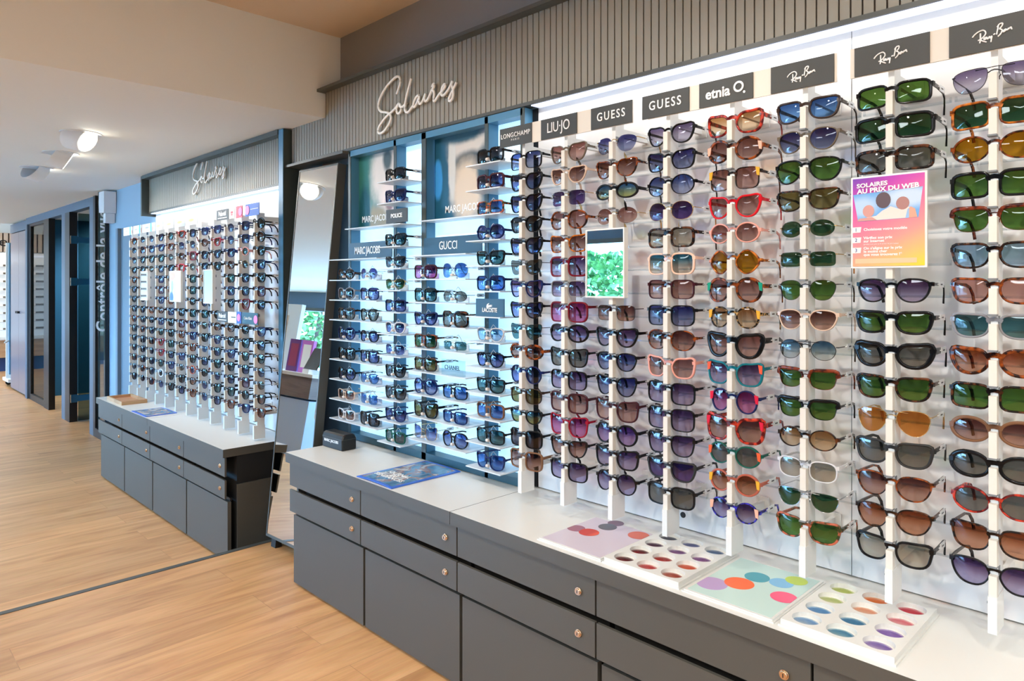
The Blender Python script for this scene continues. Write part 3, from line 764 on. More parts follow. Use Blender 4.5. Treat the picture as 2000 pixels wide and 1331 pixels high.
def glasses_meshes(sh, fr, ln, W, h, rim, acc):
    key = (sh, fr, ln, W, h, rim, acc)
    if key in MESHC: return MESHC[key]
    fm, _, kind = FR[fr]
    W, h = W / 1000, h / 1000
    N = 36
    rt = {'a': rim / 1000, 'm': .0011, 'r': 0, 'c': .0011}[kind]
    dbl = .017 if kind in 'a' else .019
    lw_ = (W - dbl - .006 - 2 * rt) / 2
    cx = dbl / 2 + rt * .6 + lw_ / 2
    zb = .20 * h if sh not in ('round', 'oval', 'octo') else .14 * h
    base = resample(SH[sh][0], N)
    K = 2.3
    yy = lambda x: K * x * x
    P = [(cx + x * lw_ / 2, z * h / 2 - zb) for x, z in base]
    area_ = sum(P[i][0] * P[(i + 1) % N][1] - P[(i + 1) % N][0] * P[i][1] for i in range(N))
    if area_ < 0: P.reverse()
    nr = []
    for i in range(N):
        a = P[i - 1]; b = P[(i + 1) % N]; dx, dz = b[0] - a[0], b[1] - a[1]; L = math.hypot(dx, dz) or 1
        nr.append((dz / L, -dx / L))
    out = {}
    # lenses
    for sgn, nm in ((1, 'R'), (-1, 'L')):
        b = MB(); cz = -zb
        rings = [1, .66, .33]
        for d in (0, .0018):
            for r_ in rings:
                for (x, z) in P:
                    X = cx + (x - cx) * r_; Z = cz + (z - cz) * r_
                    b.v.append((sgn * X, yy(X) + d - .0026 * (1 - r_ * r_), Z))
            b.v.append((sgn * cx, yy(cx) + d - .0026, cz))
        per = 3 * N + 1
        for s2 in (0, 1):
            o_ = s2 * per
            flip = (sgn == 1) ^ (s2 == 1)
            for r_ in range(2):
                for i in range(N):
                    j = (i + 1) % N
                    q_ = [o_ + r_ * N + i, o_ + r_ * N + j, o_ + (r_ + 1) * N + j, o_ + (r_ + 1) * N + i]
                    b.face(q_ if flip else q_[::-1], 0, True)
            for i in range(N):
                j = (i + 1) % N; q_ = [o_ + 2 * N + i, o_ + 2 * N + j, o_ + 3 * N]
                b.face(q_ if flip else q_[::-1], 0, True)
        if kind == 'r':
            for i in range(N):
                j = (i + 1) % N; b.face([i, j, per + j, per + i], 0, True)
        me = b.mesh('lens', LM[ln]); out['lens' + nm] = me
    # front
    b = MB()
    if kind != 'r':
        for sgn in (1, -1):
            prof = [(0, .0022), (0, -.0012), (.25, -.0026), (.8, -.0026), (1, -.0014), (1, .0022)]
            k0 = len(b.v)
            for (o_, dy) in prof:
                for i, (x, z) in enumerate(P):
                    nx, nz_ = nr[i]
                    t_ = rt
                    if kind == 'c': t_ = .0010 + (.0068 if (nz_ > .05 or (nx > .7 and z > -zb + .2 * h)) else 0)
                    elif kind == 'a': t_ = rt * (1 + .25 * max(0, nz_) + .35 * max(0, nx))
                    X = x + nx * t_ * o_; Z = z + nz_ * t_ * o_
                    dd = dy * (.5 if kind == 'm' else 1)
                    b.v.append((sgn * X, yy(X) + dd, Z))
            m_ = len(prof)
            for a in range(m_):
                a2 = (a + 1) % m_
                for i in range(N):
                    j = (i + 1) % N
                    q_ = [k0 + a * N + i, k0 + a * N + j, k0 + a2 * N + j, k0 + a2 * N + i]
                    b.face(q_ if sgn == 1 else q_[::-1], 0, True)
    xi = cx - lw_ / 2
    bz = .004
    if kind == 'a':
        th = max(.0026, rt * .85)
        b.bar([(-xi - .002, yy(xi), bz - .002), (-xi * .5, -.001, bz + .001), (0, -.0015, bz + .002), (xi * .5, -.001, bz + .001), (xi + .002, yy(xi), bz - .002)], .0024, th)
    else:
        b.tube([(-xi - .001, yy(xi), bz - .003), (-xi * .5, -.002, bz), (0, -.0025, bz + .001), (xi * .5, -.002, bz), (xi + .001, yy(xi), bz - .003)], .0012, 6)
        if sh in ('aviat', 'navig', 'hex') and kind == 'm':
            zt = h * .42 - zb
            b.tube([(-cx * .8, yy(cx * .8) - .001, zt), (0, -.002, zt + .001), (cx * .8, yy(cx * .8) - .001, zt)], .0009, 6)
    xo = cx + lw_ / 2
    zh = {'round': .12, 'oval': .1, 'octo': .15, 'hex': .2, 'diam': .08}.get(sh, .30) * h - zb
    # end pieces
    xe = W / 2
    for sgn in (1, -1):
        if kind in 'ac':
            b.bar([(sgn * (xo - .001), yy(xo) - .0005, zh), (sgn * (xe + .001), yy(xe), zh + .0005), (sgn * (xe + .002), yy(xe) + .007, zh)], .0024, .0042 if kind == 'a' else .003)
        else:
            b.tube([(sgn * (xo - .001), yy(xo), zh), (sgn * (xe), yy(xe), zh), (sgn * (xe + .001), yy(xe) + .006, zh)], .0014, 6)
        # nose pads
        b.tube([(sgn * xi * .95, yy(xi), -.006), (sgn * xi * .62, .006, -.009), (sgn * xi * .6, .007, -.014)], .0011, 5)
    out['front'] = b.mesh('front_frame', fm)
    # temples
    hh = {'a': max(.0032, rt * 1.0), 'm': .0011, 'r': .0012, 'c': .0026}[kind]
    for sgn, nm in ((1, 'R'), (-1, 'L')):
        b = MB(); x_ = xe + .0005; y0 = yy(xe) + .008
        pts = [(sgn * x_, y0, zh), (sgn * x_, y0 + .03, zh), (sgn * (x_ - .003), y0 + .085, zh - .001), (sgn * (x_ - .006), y0 + .108, zh - .007), (sgn * (x_ - .009), y0 + .120, zh - .022), (sgn * (x_ - .011), y0 + .124, zh - .042)]
        b.bar(pts, [.0016] * 6 if kind in 'ac' else [.0008] * 3 + [.0016] * 3, [hh, hh * .9, hh * .72, .0028, .0032, .003])
        out['temple' + nm] = b.mesh('temple', fm)
    # price label folded over the right temple
    b = MB(); y0 = yy(xe) + .045; x_ = xe + .0025
    b.box(x_ - .0005, x_ + .001, y0, y0 + .034, zh - .007, zh + .006).tube([(x_ - .001, y0 - .008, zh), (x_ + .0006, y0 - .003, zh), (x_ + .0006, y0, zh)], .0012, 6)
    b.box(x_ + .001, x_ + .0012, y0 + .010, y0 + .024, zh - .002, zh + .001, 1)
    out['tag'] = b.mesh('price_tag', [M_TAG, M_BLK])
    if acc:
        xa = xe - .005
        for sgn in (1, -1):
            b = MB().prism([(sgn * (xa - .004), zh + .010), (sgn * (xa + .006), zh + .008), (sgn * (xa + .0055), zh - .012), (sgn * (xa - .0005), zh - .010)], yy(xa) - .0042, yy(xa) - .0012)
            out['acc%d' % sgn] = b
        ac = {'pink': (236, 176, 150), 'yel': (226, 168, 50), 'grn': (30, 150, 120), 'ora': (236, 92, 60), 'red': (214, 28, 60), 'mul': (220, 90, 50)}[acc]
        for sgn in (1, -1): out['acc%d' % sgn] = out['acc%d' % sgn].mesh('corner_inlay', mat('inlay_' + acc, ac, .25))
    MESHC[key] = out
    return out


def sunglasses(spec, loc, where, group, tagged=True, rotz=0, parts=True, tilt=0, tagside=1):
    a = spec.split()
    sh, fr, ln = a[0], a[1], a[2]; W, h = float(a[3]), float(a[4]); rim = float(a[5]) if len(a) > 5 else 2.5; acc = a[6] if len(a) > 6 else None
    ms = glasses_meshes(sh, fr, ln, W, h, rim, acc)
    words = '%s %s sunglasses, %s lenses, %s' % (SH[sh][1], FR[fr][1], LN[ln][2], where)
    t = thing('sunglasses', words, 'sunglasses', loc, rotz, group)
    t.rotation_euler = (tilt, 0, rotz)
    for key, nm in (('front', 'front_frame'), ('lensL', 'lens'), ('lensR', 'lens'), ('templeL', 'temple'), ('templeR', 'temple'), ('tag', 'price_tag'), ('acc1', 'corner_inlay'), ('acc-1', 'corner_inlay')):
        if key == 'tag' and not tagged: continue
        if key in ms:
            o_ = bpy.data.objects.new(nm, ms[key]); C.objects.link(o_); o_.parent = t
    return t


# near wall: eight posts, fifteen rows
NEAR = [
 ["square blk blul 138 50 2.2", "cat blk navy 140 48 3.5", "cat blk navy 140 50 3.2", "panto blk dgry 138 46 3", "cat blk navy 142 48 3.5", "cat gunm grey 140 46", "cat navy purp 142 48 3.2", "cat blk indg 142 46 3", "cat gunm tlg 140 48",
  "oval tor brwn 144 38 5", "hex navy navy 138 50 2.6", "soft dbrn oliv 138 46 2", "cat blk bluy 140 38 3", "square blk blck 140 50 3.5", "square brn brwn 142 52 4"],
 ["cat taup rose 142 50 2.6", "cat beig brwn 140 44 3", "square none dpur 134 44", "octo tor rose 142 48 3.8", "butter torl brwn 146 46 3.2", "square burg purp 150 52 5", "square grey purp 140 44 2.6", "square burg mag 146 54 4", "octo blk purp 148 44 4.5",
  "butter blk grey 144 50 3", "square blk purp 142 52 2.6", "square plum rose 146 52 4", "butter crim mag 144 54 3.2", "cat blk brwn 144 46 2.8", "square blk purp 146 52 3"],
 ["panto none indg 142 46", "cat tor brwn 144 46 2.8", "oval blk bluy 146 36 4.5", "round none rose 146 46", None, None, None, "square gunm brwn 134 42", "cat blk purp 144 46 4",
  "panto blk indg 140 46 2.6", "cat blk indg 140 50 2.6", "butter plum rose 146 52 3.4", "hex blk viol 146 50 4.2", "butter blk purp 146 48 4", "hex blk purp 142 52 2.6"],
 ["cat blk lila 142 46 3.4", "butter blk indg 142 46 3", "round blk blul 144 50 1.8", "octo gold dpur 138 46", "square tord lgry 140 44 4.6", "square peac teal 142 50 4", "square plum rose 142 46 2.6", "square blk indg 144 50 2.6", "octo tor brwn 144 48 2.6",
  "butter pink rose 142 48 4", "square blk purp 146 52 2.8", "square blk purp 144 54 2.6", "wayf blk purp 142 50 2.6", "flat mblk dpur 146 44 4", "square blk grey 144 50 3.4"],
 ["butter torr amb 142 46 5", "round tor rose 142 48 5 pink", "square tord rose 132 50 1.8 yel", "cat red rose 138 48 4", "round pink rose 134 44 3", None, "diam torl yelo 134 50 3", "hex tor rose 144 50 5 grn", "hex torg amb 134 46 3 yel",
  "cat blk rose 146 48 7", "butter teal purp 144 50 4 ora", "hex navy mag 126 50 3 red", "butter torr brwn 148 52 6 red", "round gren grey 136 46 3.4 mul", "round terr obrn 132 46 4 yel", "round torb purp 126 46 2.4 pink"],
 ["wayf dbrn cblu 142 42 4", "panto taup indg 138 46 2.4", "aviat blk gren 148 48 3", "wayf tord oliv 142 42 3", "oval none dgrn 128 38", "rect none dgrn 132 34", "panto gunm gren 132 44", "panto beig brwn 136 42 2.4", "hex gunm blug 136 42",
  "wayf clubt gren 134 38", "wayf clubb gren 134 38", "round tord amb 134 42 2.2", "soft crys lgry 136 42 2.6", "navig silv dgrn 140 40", "wayf torm gren 144 42 3.8"],
 ["rect blk gren 144 40 4", "rect blk dgrn 152 42 5", "rect tord grey 150 40 5", None, None, None, "panto blk purp 142 44 3", "wayf blk gren 146 38 5", "cat blk grey 150 40 7",
  "wayf tord gren 144 42 4", "aviat gold oran 142 50", "wayf mblk grey 148 44 4", "panto tor brwn 146 46 2.4", "panto tord obrn 146 46 2.4", "wayf blk lgry 146 44 4"],
 ["navig gunm lila 146 44", "rect torl dgrn 150 44 4", "round tor yelo 148 46 3", "rect blk gren 150 42 5", "wayf clubt gren 146 42", "wayf tord lblu 148 42 4", "wayf tor pnk 148 42 4", "wayf grey tlg 148 40 4", "cat tor obrn 152 42 6",
  "rect tord gren 152 42 4", "oval brn brwn 152 40 5", "oval blk grey 154 40 6", "round torr grey 146 44 3.4", "wayf tord obrn 150 46 3", "panto blk purp 152 46 3"],
]
NEAR[4] = [g for i, g in enumerate(NEAR[4]) if i != 5]
PX = [-1.570, -1.390, -1.210, -1.030, -.846, -.665, -.484, -.302]
ZR = [1.680 - .0689 * k for k in range(15)]
POSTW = ['leftmost', 'second from left', 'third from left', 'fourth from left', 'fifth from left', 'sixth from left', 'seventh from left', 'rightmost']


def make_post(loc, ztop, zbot, rows, zarm, label, group, wide=.0):
    t = thing('display_post', label, 'display post', loc, 0, group)
    hw = .006
    tb = MB().box(-hw, hw, -.018, .022, zbot, ztop)
    for z in rows:
        tb.box(-hw - .0008, hw + .0006, -.0325, -.018, z - .053, z - .0035, 1)
        tb.box(-hw - .003, hw + .0002, -.034, -.018, z - .0565, z - .053, 2)
        tb.box(hw, hw + .0008, -.0175, -.004, z - .002, z + .0125, 2)
    tb.build('upright', [M_POST, M_TOOTH, M_CLIP], t)
    MB().box(-.0075, .0075, -.036, .024, zbot - .012, zbot + .058).build('foot_block', M_POST, t)
    for z in zarm:
        MB().box(-.005, .005, .022, .148, z - .012, z + .012).box(-.018, .018, .146, .1495, z - .022, z + .022).build('wall_arm', M_POST, t)
    return t


GN = 'sunglasses racked on the near white wall'
ACR = MB().box(-.088, .088, -.002, .004, -.0025, .0).box(-.088, .088, -.003, -.002, -.0025, .003).box(.084, .088, -.002, .004, 0, .009).box(-.088, -.084, -.002, .004, 0, .009).box(-.004, .004, -.052, -.002, -.0025, 0).mesh('temple_rest', M_ACRY)
for i, x in enumerate(PX):
    p = make_post((x, 1.622, 0), 1.735, .615, ZR, (.687, 1.707), 'white notched post, %s of the eight on the near wall' % POSTW[i], 'near display posts')
    cnt = 0
    for k, g in enumerate(NEAR[i]):
        o_ = bpy.data.objects.new('temple_rest', ACR); C.objects.link(o_); o_.parent = p; o_.location = (0, .078, ZR[k] - .022)
        if g is None: continue
        sunglasses(g, (x, 1.606, ZR[k]), '%s from top on %s near post' % (ordinal(cnt), POSTW[i]), GN)
        cnt += 1

# middle shelves; the backlight's blue is put into the navy lens colours
GM = 'sunglasses on the backlit shelves'
MA = [("round tord grey 130 40 3", "hex silv indg 132 42"), ("soft grey dgry 134 46 3", "square navy indg 138 46 3"), ("square tord grey 134 46 3", "panto blk grey 136 46 3"), ("octo navy navy 136 48 3", "hex blk navy 140 42 3"),
      ("square blk dgry 136 46 4", "square blk navy 140 46 3"), ("octo blk navy 138 46 4", "aviat gunm cblu 140 40"), ("square beig brwn 136 38 2.4", "square silv cblu 132 42"), ("square crys brwn 138 38 4", "square blk dgry 142 48 4")]
MCc = [("square plum mag 138 46 4", "octo silv cblu 146 52"), ("square blk tlg 136 46 3.6", "round gunm grey 138 38"), ("cat navy navy 140 40 5", "square tord grey 142 48 6"), ("square tor dgrn 138 46 3.4", "rect none tlg 134 32"),
       ("square tord oliv 138 44 3.4", None), ("octo navy blul 140 50 4", "square blk cblu 140 44 2.6"), ("butter blk oliv 142 48 5", "square navy cblu 136 38 3.6"), ("butter gold blul 142 50", "octo blk blul 140 50 3.4")]
MBb = ["square blk dgry 138 42 4", "wayf navy navy 140 44 4", None, "wayf blk tlg 142 42 4", "wayf gunm dgry 140 42", "panto gold dgrn 138 40", "rect navy navy 140 42 3.4", "panto crys navy 138 40 4", "soft silv navy 136 40", "wayf blk dgry 136 42 2.6", "wayf mblk dgry 140 42 4", "wayf navy navy 140 42 3", "square gren grey 136 42 3"]
MDd = ["square blk dgry 134 44 4", "rect plum navy 136 42 5", "rect torm cblu 134 38 4", "round navy navy 138 44 4", "wayf blk tlg 140 42 4", "square navy cblu 140 44 4", None, "panto crys lblu 138 42 3", "panto blk navy 138 44 3", "wayf blk tlg 142 42 3", "square brn cblu 138 44 4", "square blk tlg 142 44 3", "wayf navy cblu 142 46 3"]
M_STAND = mat('stand_clear_white', (226, 232, 236), .15)
STANDP = None


def stand(x, z, h):
    global STANDP
    if STANDP is None:
        STANDP = thing('glasses_clip', 'small clear clip with a wire loop holding sunglasses on a backlit shelf', 'display clip', (x, 1.668, z), 0, 'clear clips on the backlit shelves')
        MB().box(-.006, .006, .004, .012, .0, .016).build('base', M_STAND, STANDP)
        MB().box(-.03, .03, .045, .048, 0, .022).build('rear_support', M_STAND, STANDP)
        MB().tube([(.0, .010, .012), (-.006, .012, .032), (-.009, .016, .048), (0, .018, .060), (.009, .022, .050), (.012, .03, .030), (.012, .045, .015)], .0013, 6).build('wire_loop', M_STAND, STANDP)
        MB().tube([(-.006, -.010, .014), (.006, -.010, .014)], .0055, 10).box(-.003, .003, -.008, .006, .010, .014).build('pad', mat('pad_beige', (228, 216, 206), .5), STANDP)
    else:
        copy_tree(STANDP, loc=(x, 1.668, z))


def on_shelf(g, x, z, where):
    h = float(g.split()[4]) / 1000; sh = g.split()[0]
    zb = (.14 if sh in ('round', 'oval', 'octo') else .20) * h
    sunglasses(g, (x, 1.662, z + h / 2 + zb + .0055), where, GM)
    stand(x, z + .0002, h)


for k in range(8):
    z = ZA[7 - k]; nm = ordinal(k)
    on_shelf(MA[k][0], -2.748, z, 'left on %s glasses shelf, first backlit bay' % nm); on_shelf(MA[k][1], -2.563, z, 'right on %s glasses shelf, first backlit bay' % nm)
    on_shelf(MCc[k][0], -2.172, z, 'left on %s glasses shelf, third backlit bay' % nm)
    if MCc[k][1]: on_shelf(MCc[k][1], -1.993, z, 'right on %s glasses shelf, third backlit bay' % nm)
for k in range(13):
    z = ZB[12 - k]
    if MBb[k]: on_shelf(MBb[k], -2.373, z, '%s shelf from top, second backlit bay' % ordinal(k))
    if MDd[k]: on_shelf(MDd[k], -1.800, z, '%s shelf from top, fourth backlit bay' % ordinal(k))

# far wall: twelve posts; the glasses that show smallest form one object
GL = 'sunglasses racked on the far white wall'
FARP = ["cat blk navy 138 44 3", "wayf blk dgry 140 42 4", "panto tord tlg 136 44 3", "square navy navy 138 44 3", "round gunm grey 134 42", "wayf blk tlg 140 42 5", "square plum purp 138 46 4", "panto blk dgry 138 44 4", "wayf navy indg 142 40 4", "oval tord brwn 136 38 4", "soft blk navy 136 44 3", "hex gunm navy 136 44", "square blk tlg 140 44 3", "wayf tor brwn 140 42 3", "round blk dgry 134 44 2", "cat crim brwn 138 42 3"]
SPECIAL = {(5, 0): "wayf torr grey 142 36 5", (5, 3): "square red obrn 136 42 4", (6, 2): "rect burg brwn 140 42 6", (5, 1): "square none indg 134 48", (10, 2): "round pink tlg 132 38 4", (10, 6): "wayf burg rose 140 48 5", (6, 12): "round terr navy 132 44 4", (7, 10): "flat silv cblu 140 34 2",
           (3, 13): "round crys dgry 132 40 7", (11, 0): "round blk dgry 134 50 4", (11, 1): "octo blk brwn 134 48 4", (8, 9): "panto navy indg 136 46 3", (9, 1): "round gunm indg 134 48", (10, 3): "round gold dgry 128 42", (11, 13): "wayf blk brwn 138 42 3"}
LPX = [-3.511 - .1875 * (11 - k) for k in range(12)]
ZRL = [1.595 - .0700 * k for k in range(15)]
gaps = {(2, 4), (2, 5), (2, 6), (5, 4), (5, 5), (5, 6), (8, 4), (8, 5), (8, 6), (9, 7), (10, 7), (11, 7)}
rnd = random.Random(3)
small = MB(fix=False)
ACRS = MB().box(-.07, .07, -.002, .004, -.0025, .0).box(-.004, .004, -.052, -.002, -.0025, 0).mesh('temple_rest', M_ACRY)
for i, x in enumerate(LPX):
    frm = ['rightmost', 'second from right', 'third from right', 'fourth from right', 'fifth from right', 'sixth from right', 'seventh from right', 'eighth from right', 'ninth from right', 'tenth from right', 'eleventh from right', 'leftmost'][11 - i]
    zb_ = .500
    make_post((x, 1.622, 0), 1.645, zb_ - .02, ZRL, (.60, 1.615), 'white notched post, %s of the twelve on the far wall' % frm, 'far display posts')
    cnt = 0
    for k in range(15):
        sp_ = SPECIAL.get((i, k)) or FARP[rnd.randrange(len(FARP))]
        if (i, k) in gaps: continue
        loc = (x, 1.606, ZRL[k])
        if i < 2 or (i == 2 and k >= 8):
            ms = glasses_meshes(*sp_.split()[:3], float(sp_.split()[3]), float(sp_.split()[4]), float(sp_.split()[5]) if len(sp_.split()) > 5 else 2.5, None)
            for key in ('front', 'lensL', 'lensR', 'templeL', 'templeR'):
                me = ms[key]; o0 = len(small.v)
                small.v += [(v.co.x + x, v.co.y + loc[1], v.co.z + loc[2]) for v in me.vertices]
                for pgn in me.polygons: small.face([o0 + q for q in pgn.vertices], 1 if key.startswith('lens') else (2 if (i * 7 + k) % 4 == 0 else 0), True)
        else:
            sunglasses(sp_, loc, '%s from top on %s far post' % (ordinal(cnt), frm), GL)
        cnt += 1
tag(small.build('sunglasses_rows', [FR['blk'][0], LM['navy'], FR['tor'][0]]), 'rows of tiny dark sunglasses on the leftmost posts of the far wall', 'sunglasses', kind='stuff')

# ---------------------------------------------------------------- script lettering and brand signs
SOL= [[(-0.126, 0.072), (-0.109, 0.095), (-0.099, 0.117), (-0.102, 0.136), (-0.118, 0.146), (-0.139, 0.144), (-0.173, 0.132), (-0.207, 0.115), (-0.235, 0.093), (-0.256, 0.069), (-0.263, 0.05), (-0.259, 0.033), (-0.242, 0.018), (-0.214, 0.011), (-0.186, 0.004), (-0.169, -0.01), (-0.167, -0.026), (-0.179, -0.044), (-0.203, -0.062), (-0.228, -0.074), (-0.252, -0.076), (-0.264, -0.068), (-0.264, -0.054), (-0.252, -0.04), (-0.228, -0.024), (-0.2, -0.009), (-0.159, 0.004), (-0.136, 0.013), (-0.116, 0.027)], [(-0.109, 0.031), (-0.122, 0.02), (-0.129, 0.004), (-0.12, -0.012), (-0.103, -0.013), (-0.093, 0.0), (-0.096, 0.016), (-0.107, 0.03), (-0.103, 0.015), (-0.085, 0.009), (-0.067, 0.018)], [(-0.024, 0.116), (-0.035, 0.092), (-0.054, 0.054), (-0.067, 0.018), (-0.069, -0.005), (-0.057, -0.019), (-0.041, -0.019), (-0.022, -0.005), (-0.01, 0.003)], [(0.029, 0.038), (0.012, 0.035), (-0.005, 0.018), (-0.011, -0.001), (0.0, -0.006), (0.015, 0.007), (0.029, 0.027), (0.032, 0.036), (0.027, 0.016), (0.032, 0.0), (0.045, 0.001), (0.059, 0.017), (0.074, 0.041), (0.065, 0.02), (0.069, 0.004), (0.081, 0.004), (0.1, 0.024), (0.113, 0.043)], [(0.113, 0.053), (0.121, 0.065), (0.13, 0.062), (0.127, 0.051), (0.112, 0.043), (0.125, 0.036), (0.129, 0.022), (0.122, 0.005), (0.126, -0.007), (0.137, -0.003), (0.158, 0.016), (0.181, 0.026), (0.198, 0.04), (0.197, 0.049), (0.185, 0.047), (0.173, 0.032), (0.17, 0.014), (0.178, 0.005), (0.195, 0.009), (0.216, 0.023), (0.237, 0.047), (0.241, 0.055), (0.235, 0.037), (0.243, 0.018), (0.245, -0.001), (0.24, -0.017), (0.226, -0.025), (0.216, -0.018), (0.223, -0.004), (0.237, 0.01), (0.264, 0.041)]]
RB= [[(-0.032, -0.001), (-0.029, 0.003), (-0.024, 0.007), (-0.018, 0.009), (-0.014, 0.009), (-0.011, 0.006), (-0.01, 0.002), (-0.012, -0.002), (-0.015, -0.005), (-0.019, -0.008), (-0.023, -0.009)], [(-0.019, 0.004), (-0.019, -0.003), (-0.019, -0.009), (-0.02, -0.015)], [(-0.02, -0.008), (-0.015, -0.012), (-0.009, -0.015)], [(-0.008, -0.006), (-0.012, -0.006), (-0.014, -0.008), (-0.012, -0.01), (-0.009, -0.008), (-0.008, -0.006), (-0.008, -0.01), (-0.006, -0.009), (-0.004, -0.005)], [(-0.004, -0.005), (-0.004, -0.009), (-0.002, -0.009), (0.0, -0.004), (-0.001, -0.01), (-0.002, -0.017)], [(0.002, -0.004), (0.005, -0.002)], [(0.01, 0.012), (0.009, 0.006), (0.008, 0.001), (0.007, -0.005)], [(0.008, 0.009), (0.011, 0.014), (0.015, 0.015), (0.017, 0.014), (0.016, 0.01), (0.013, 0.006), (0.011, 0.005), (0.015, 0.003), (0.016, 0.001), (0.014, -0.005), (0.009, -0.009)], [(0.022, 0.002), (0.019, 0.001), (0.017, -0.001), (0.018, -0.003), (0.021, -0.001), (0.023, 0.002), (0.023, -0.001), (0.025, 0.0), (0.026, 0.003)], [(0.026, 0.003), (0.026, 0.0), (0.028, 0.003), (0.03, 0.004), (0.03, 0.0), (0.032, 0.0)]]


def smooth(path, it=2):
    for _ in range(it):
        q = [path[0]]
        for a, b in zip(path[:-1], path[1:]):
            q.append(tuple(a[i] * .75 + b[i] * .25 for i in range(len(a)))); q.append(tuple(a[i] * .25 + b[i] * .75 for i in range(len(a))))
        q.append(path[-1]); path = q
    return path


def script(strokes, name, mats, parent, loc, sc_, r, flat=.6):
    b = MB()
    for st in strokes:
        b.tube([(x * sc_, 0, z * sc_) for x, z in smooth(st, 2)], r, 6)
    return b.build(name, mats, parent, loc)


for loc, s1, lb in (((-2.30, 1.722, 2.0), 1.0, 'large white handwritten style sign word on the near slatted fascia'), ((-4.435, 1.722, 1.933), .98, 'small white handwritten style sign word on the far slatted fascia')):
    t = thing('script_sign', lb, 'sign', loc)
    script(SOL, 'lettering', M_SIGNW, t, (0, -.006, 0), s1, .0056)
    for x, z in ((-.2, .01), (-.06, .02), (.2, .0)): MB().cyl((x * s1, -.004, z * s1), (0, 1, 0), .003, .003, .012, 8).build('stand_off', M_CHROME, t)


def sign(label, x0, x1, z0, z1, y, m, rot=0, th=.003):
    t = thing('brand_sign', label, 'sign', ((x0 + x1) / 2, y, (z0 + z1) / 2))
    hx, hz = (x1 - x0) / 2, (z1 - z0) / 2
    MB().box(-hx, hx, 0, th, -hz, hz).build('plate', m, t)
    return t


FW = -.0009
for k, x in enumerate(PX):
    lb = ['black sign with small two-line lettering, leftmost above the near wall', 'black sign lettered with a round dot and O, second above the near wall', 'black sign with spaced serif capitals, left one of two alike', 'black sign with spaced serif capitals, right one of two alike',
          'black sign with lowercase letters and a big ring logo', 'charcoal sign with white script logo, left one of three alike', 'charcoal sign with white script logo, middle one of three alike', 'charcoal sign with white script logo at the right edge'][k]
    cx_ = x - .019 if k < 4 else x + .003
    cx_ = [-1.590, -1.405, -1.207, -1.029, -.8555, -.667, -.480, -.302][k]
    t = sign(lb, cx_ - .072, cx_ + .072, 1.719, 1.781, 1.586, M_SIGN)
    if k == 0:
        letters('LONGCHAMP', .0215, M_SIGNW, t, (0, FW, .004), space=1.12, sx=.92); letters('PARIS', .009, M_SIGNW, t, (0, FW, -.011), space=1.8)
    elif k == 1:
        letters('LIU·JO', .044, M_SIGNW, t, (0, FW, 0), space=.98, sx=.78)
    elif k in (2, 3):
        letters('GUESS', .034, M_SIGNW, t, (0, FW, 0), space=1.28, sx=.86, bold=.0003)
    elif k == 4:
        letters('etnia', .036, M_SIGNW, t, (-.020, FW, -.002), bold=.0009, sx=.95)
        ring = MB(); n_ = 32
        for q in range(n_):
            a0, a1 = 2 * PI * q / n_, 2 * PI * (q + 1) / n_
            P4 = [(.036 + r_ * math.cos(a), -.0015, .003 + r_ * math.sin(a)) for a, r_ in ((a0, .0085), (a0, .0135), (a1, .0135), (a1, .0085))]
            ring.quad(*P4)
        ring.cyl((.0505, -.0016, -.0125), (0, 1, 0), .0031, .0031, .0012, 16)
        ring.build('ring_logo', M_SIGNW, t)
    else:
        script(RB, 'lettering', M_SIGNW, t, (0, -.0012, 0), 1.0, .0014)
for x0, x1, lb in ((-1.518, -1.135, 'cream rail holding the three leftmost black signs'), (-1.085, -.59, 'cream rail behind the sign with the ring logo'), (-.562, .05, 'cream rail behind the right-hand script signs')):
    tag(MB().box(x0, x1, 1.5895, 1.593, 1.718, 1.782).build('sign_rail', M_CREAM), lb, 'sign rail')

# signs in the backlit unit
t = sign('dark teal sign with condensed white capitals, first backlit bay', -2.808, -2.47, 1.3885, 1.46, 1.722, M_SIGNB)
letters('MARC JACOBS', .046, M_SIGNW, t, (-.02, FW, -.002), sx=.72, bold=.0006, space=.93)
t = sign('dark teal sign with five white capitals, third backlit bay', -2.247, -1.90, 1.3885, 1.457, 1.722, M_SIGNB)
letters('GUCCI', .046, M_SIGNW, t, (-.02, FW, -.001), sx=.80, space=.98)
t = sign('small charcoal sign below two sunglasses in the narrow second bay', -2.428, -2.28, 1.5235, 1.580, 1.664, M_SIGN)
MB().box(-.02, .02, .003, .03, -.0283, -.026).build('foot', M_SIGN, t)
letters('POLICE', .023, M_SIGNW, t, (0, FW, 0), bold=.0008, space=1.05)
zl = ZB[6]
t = sign('dark blue sign with a white reptile emblem, fourth backlit bay', -1.858, -1.713, zl + .0005, zl + .063, 1.655, M_SIGNB)
MB().box(-.02, .02, .003, .03, -.031, -.0288).build('foot', M_SIGNB, t)
letters('LACOSTE', .021, M_SIGNW, t, (0, FW, -.009), sx=.86, bold=.0004)
MB().prism([(-.016, -.001), (-.0155, .007), (-.012, .0125), (-.004, .0155), (-.0015, .014), (-.0065, .011), (-.009, .0085), (.004, .0095), (.014, .0105), (.008, .008), (.015, .0055), (.007, .005), (.011, .002), (.002, .003), (-.003, .0005), (-.005, -.0005), (-.0085, .001), (-.012, -.001)], -.0012, 0).build('emblem', M_SIGNW, t)
t = sign('clear acrylic block sign on the fifth glasses shelf, third backlit bay', -2.052, -1.925, ZA[3] + .0005, ZA[3] + .058, 1.655, clear('acrylic_block', (214, 232, 240)), th=.010)
letters('CHANEL', .0225, M_BLK, t, (0, FW, 0), bold=.0003, space=1.02)

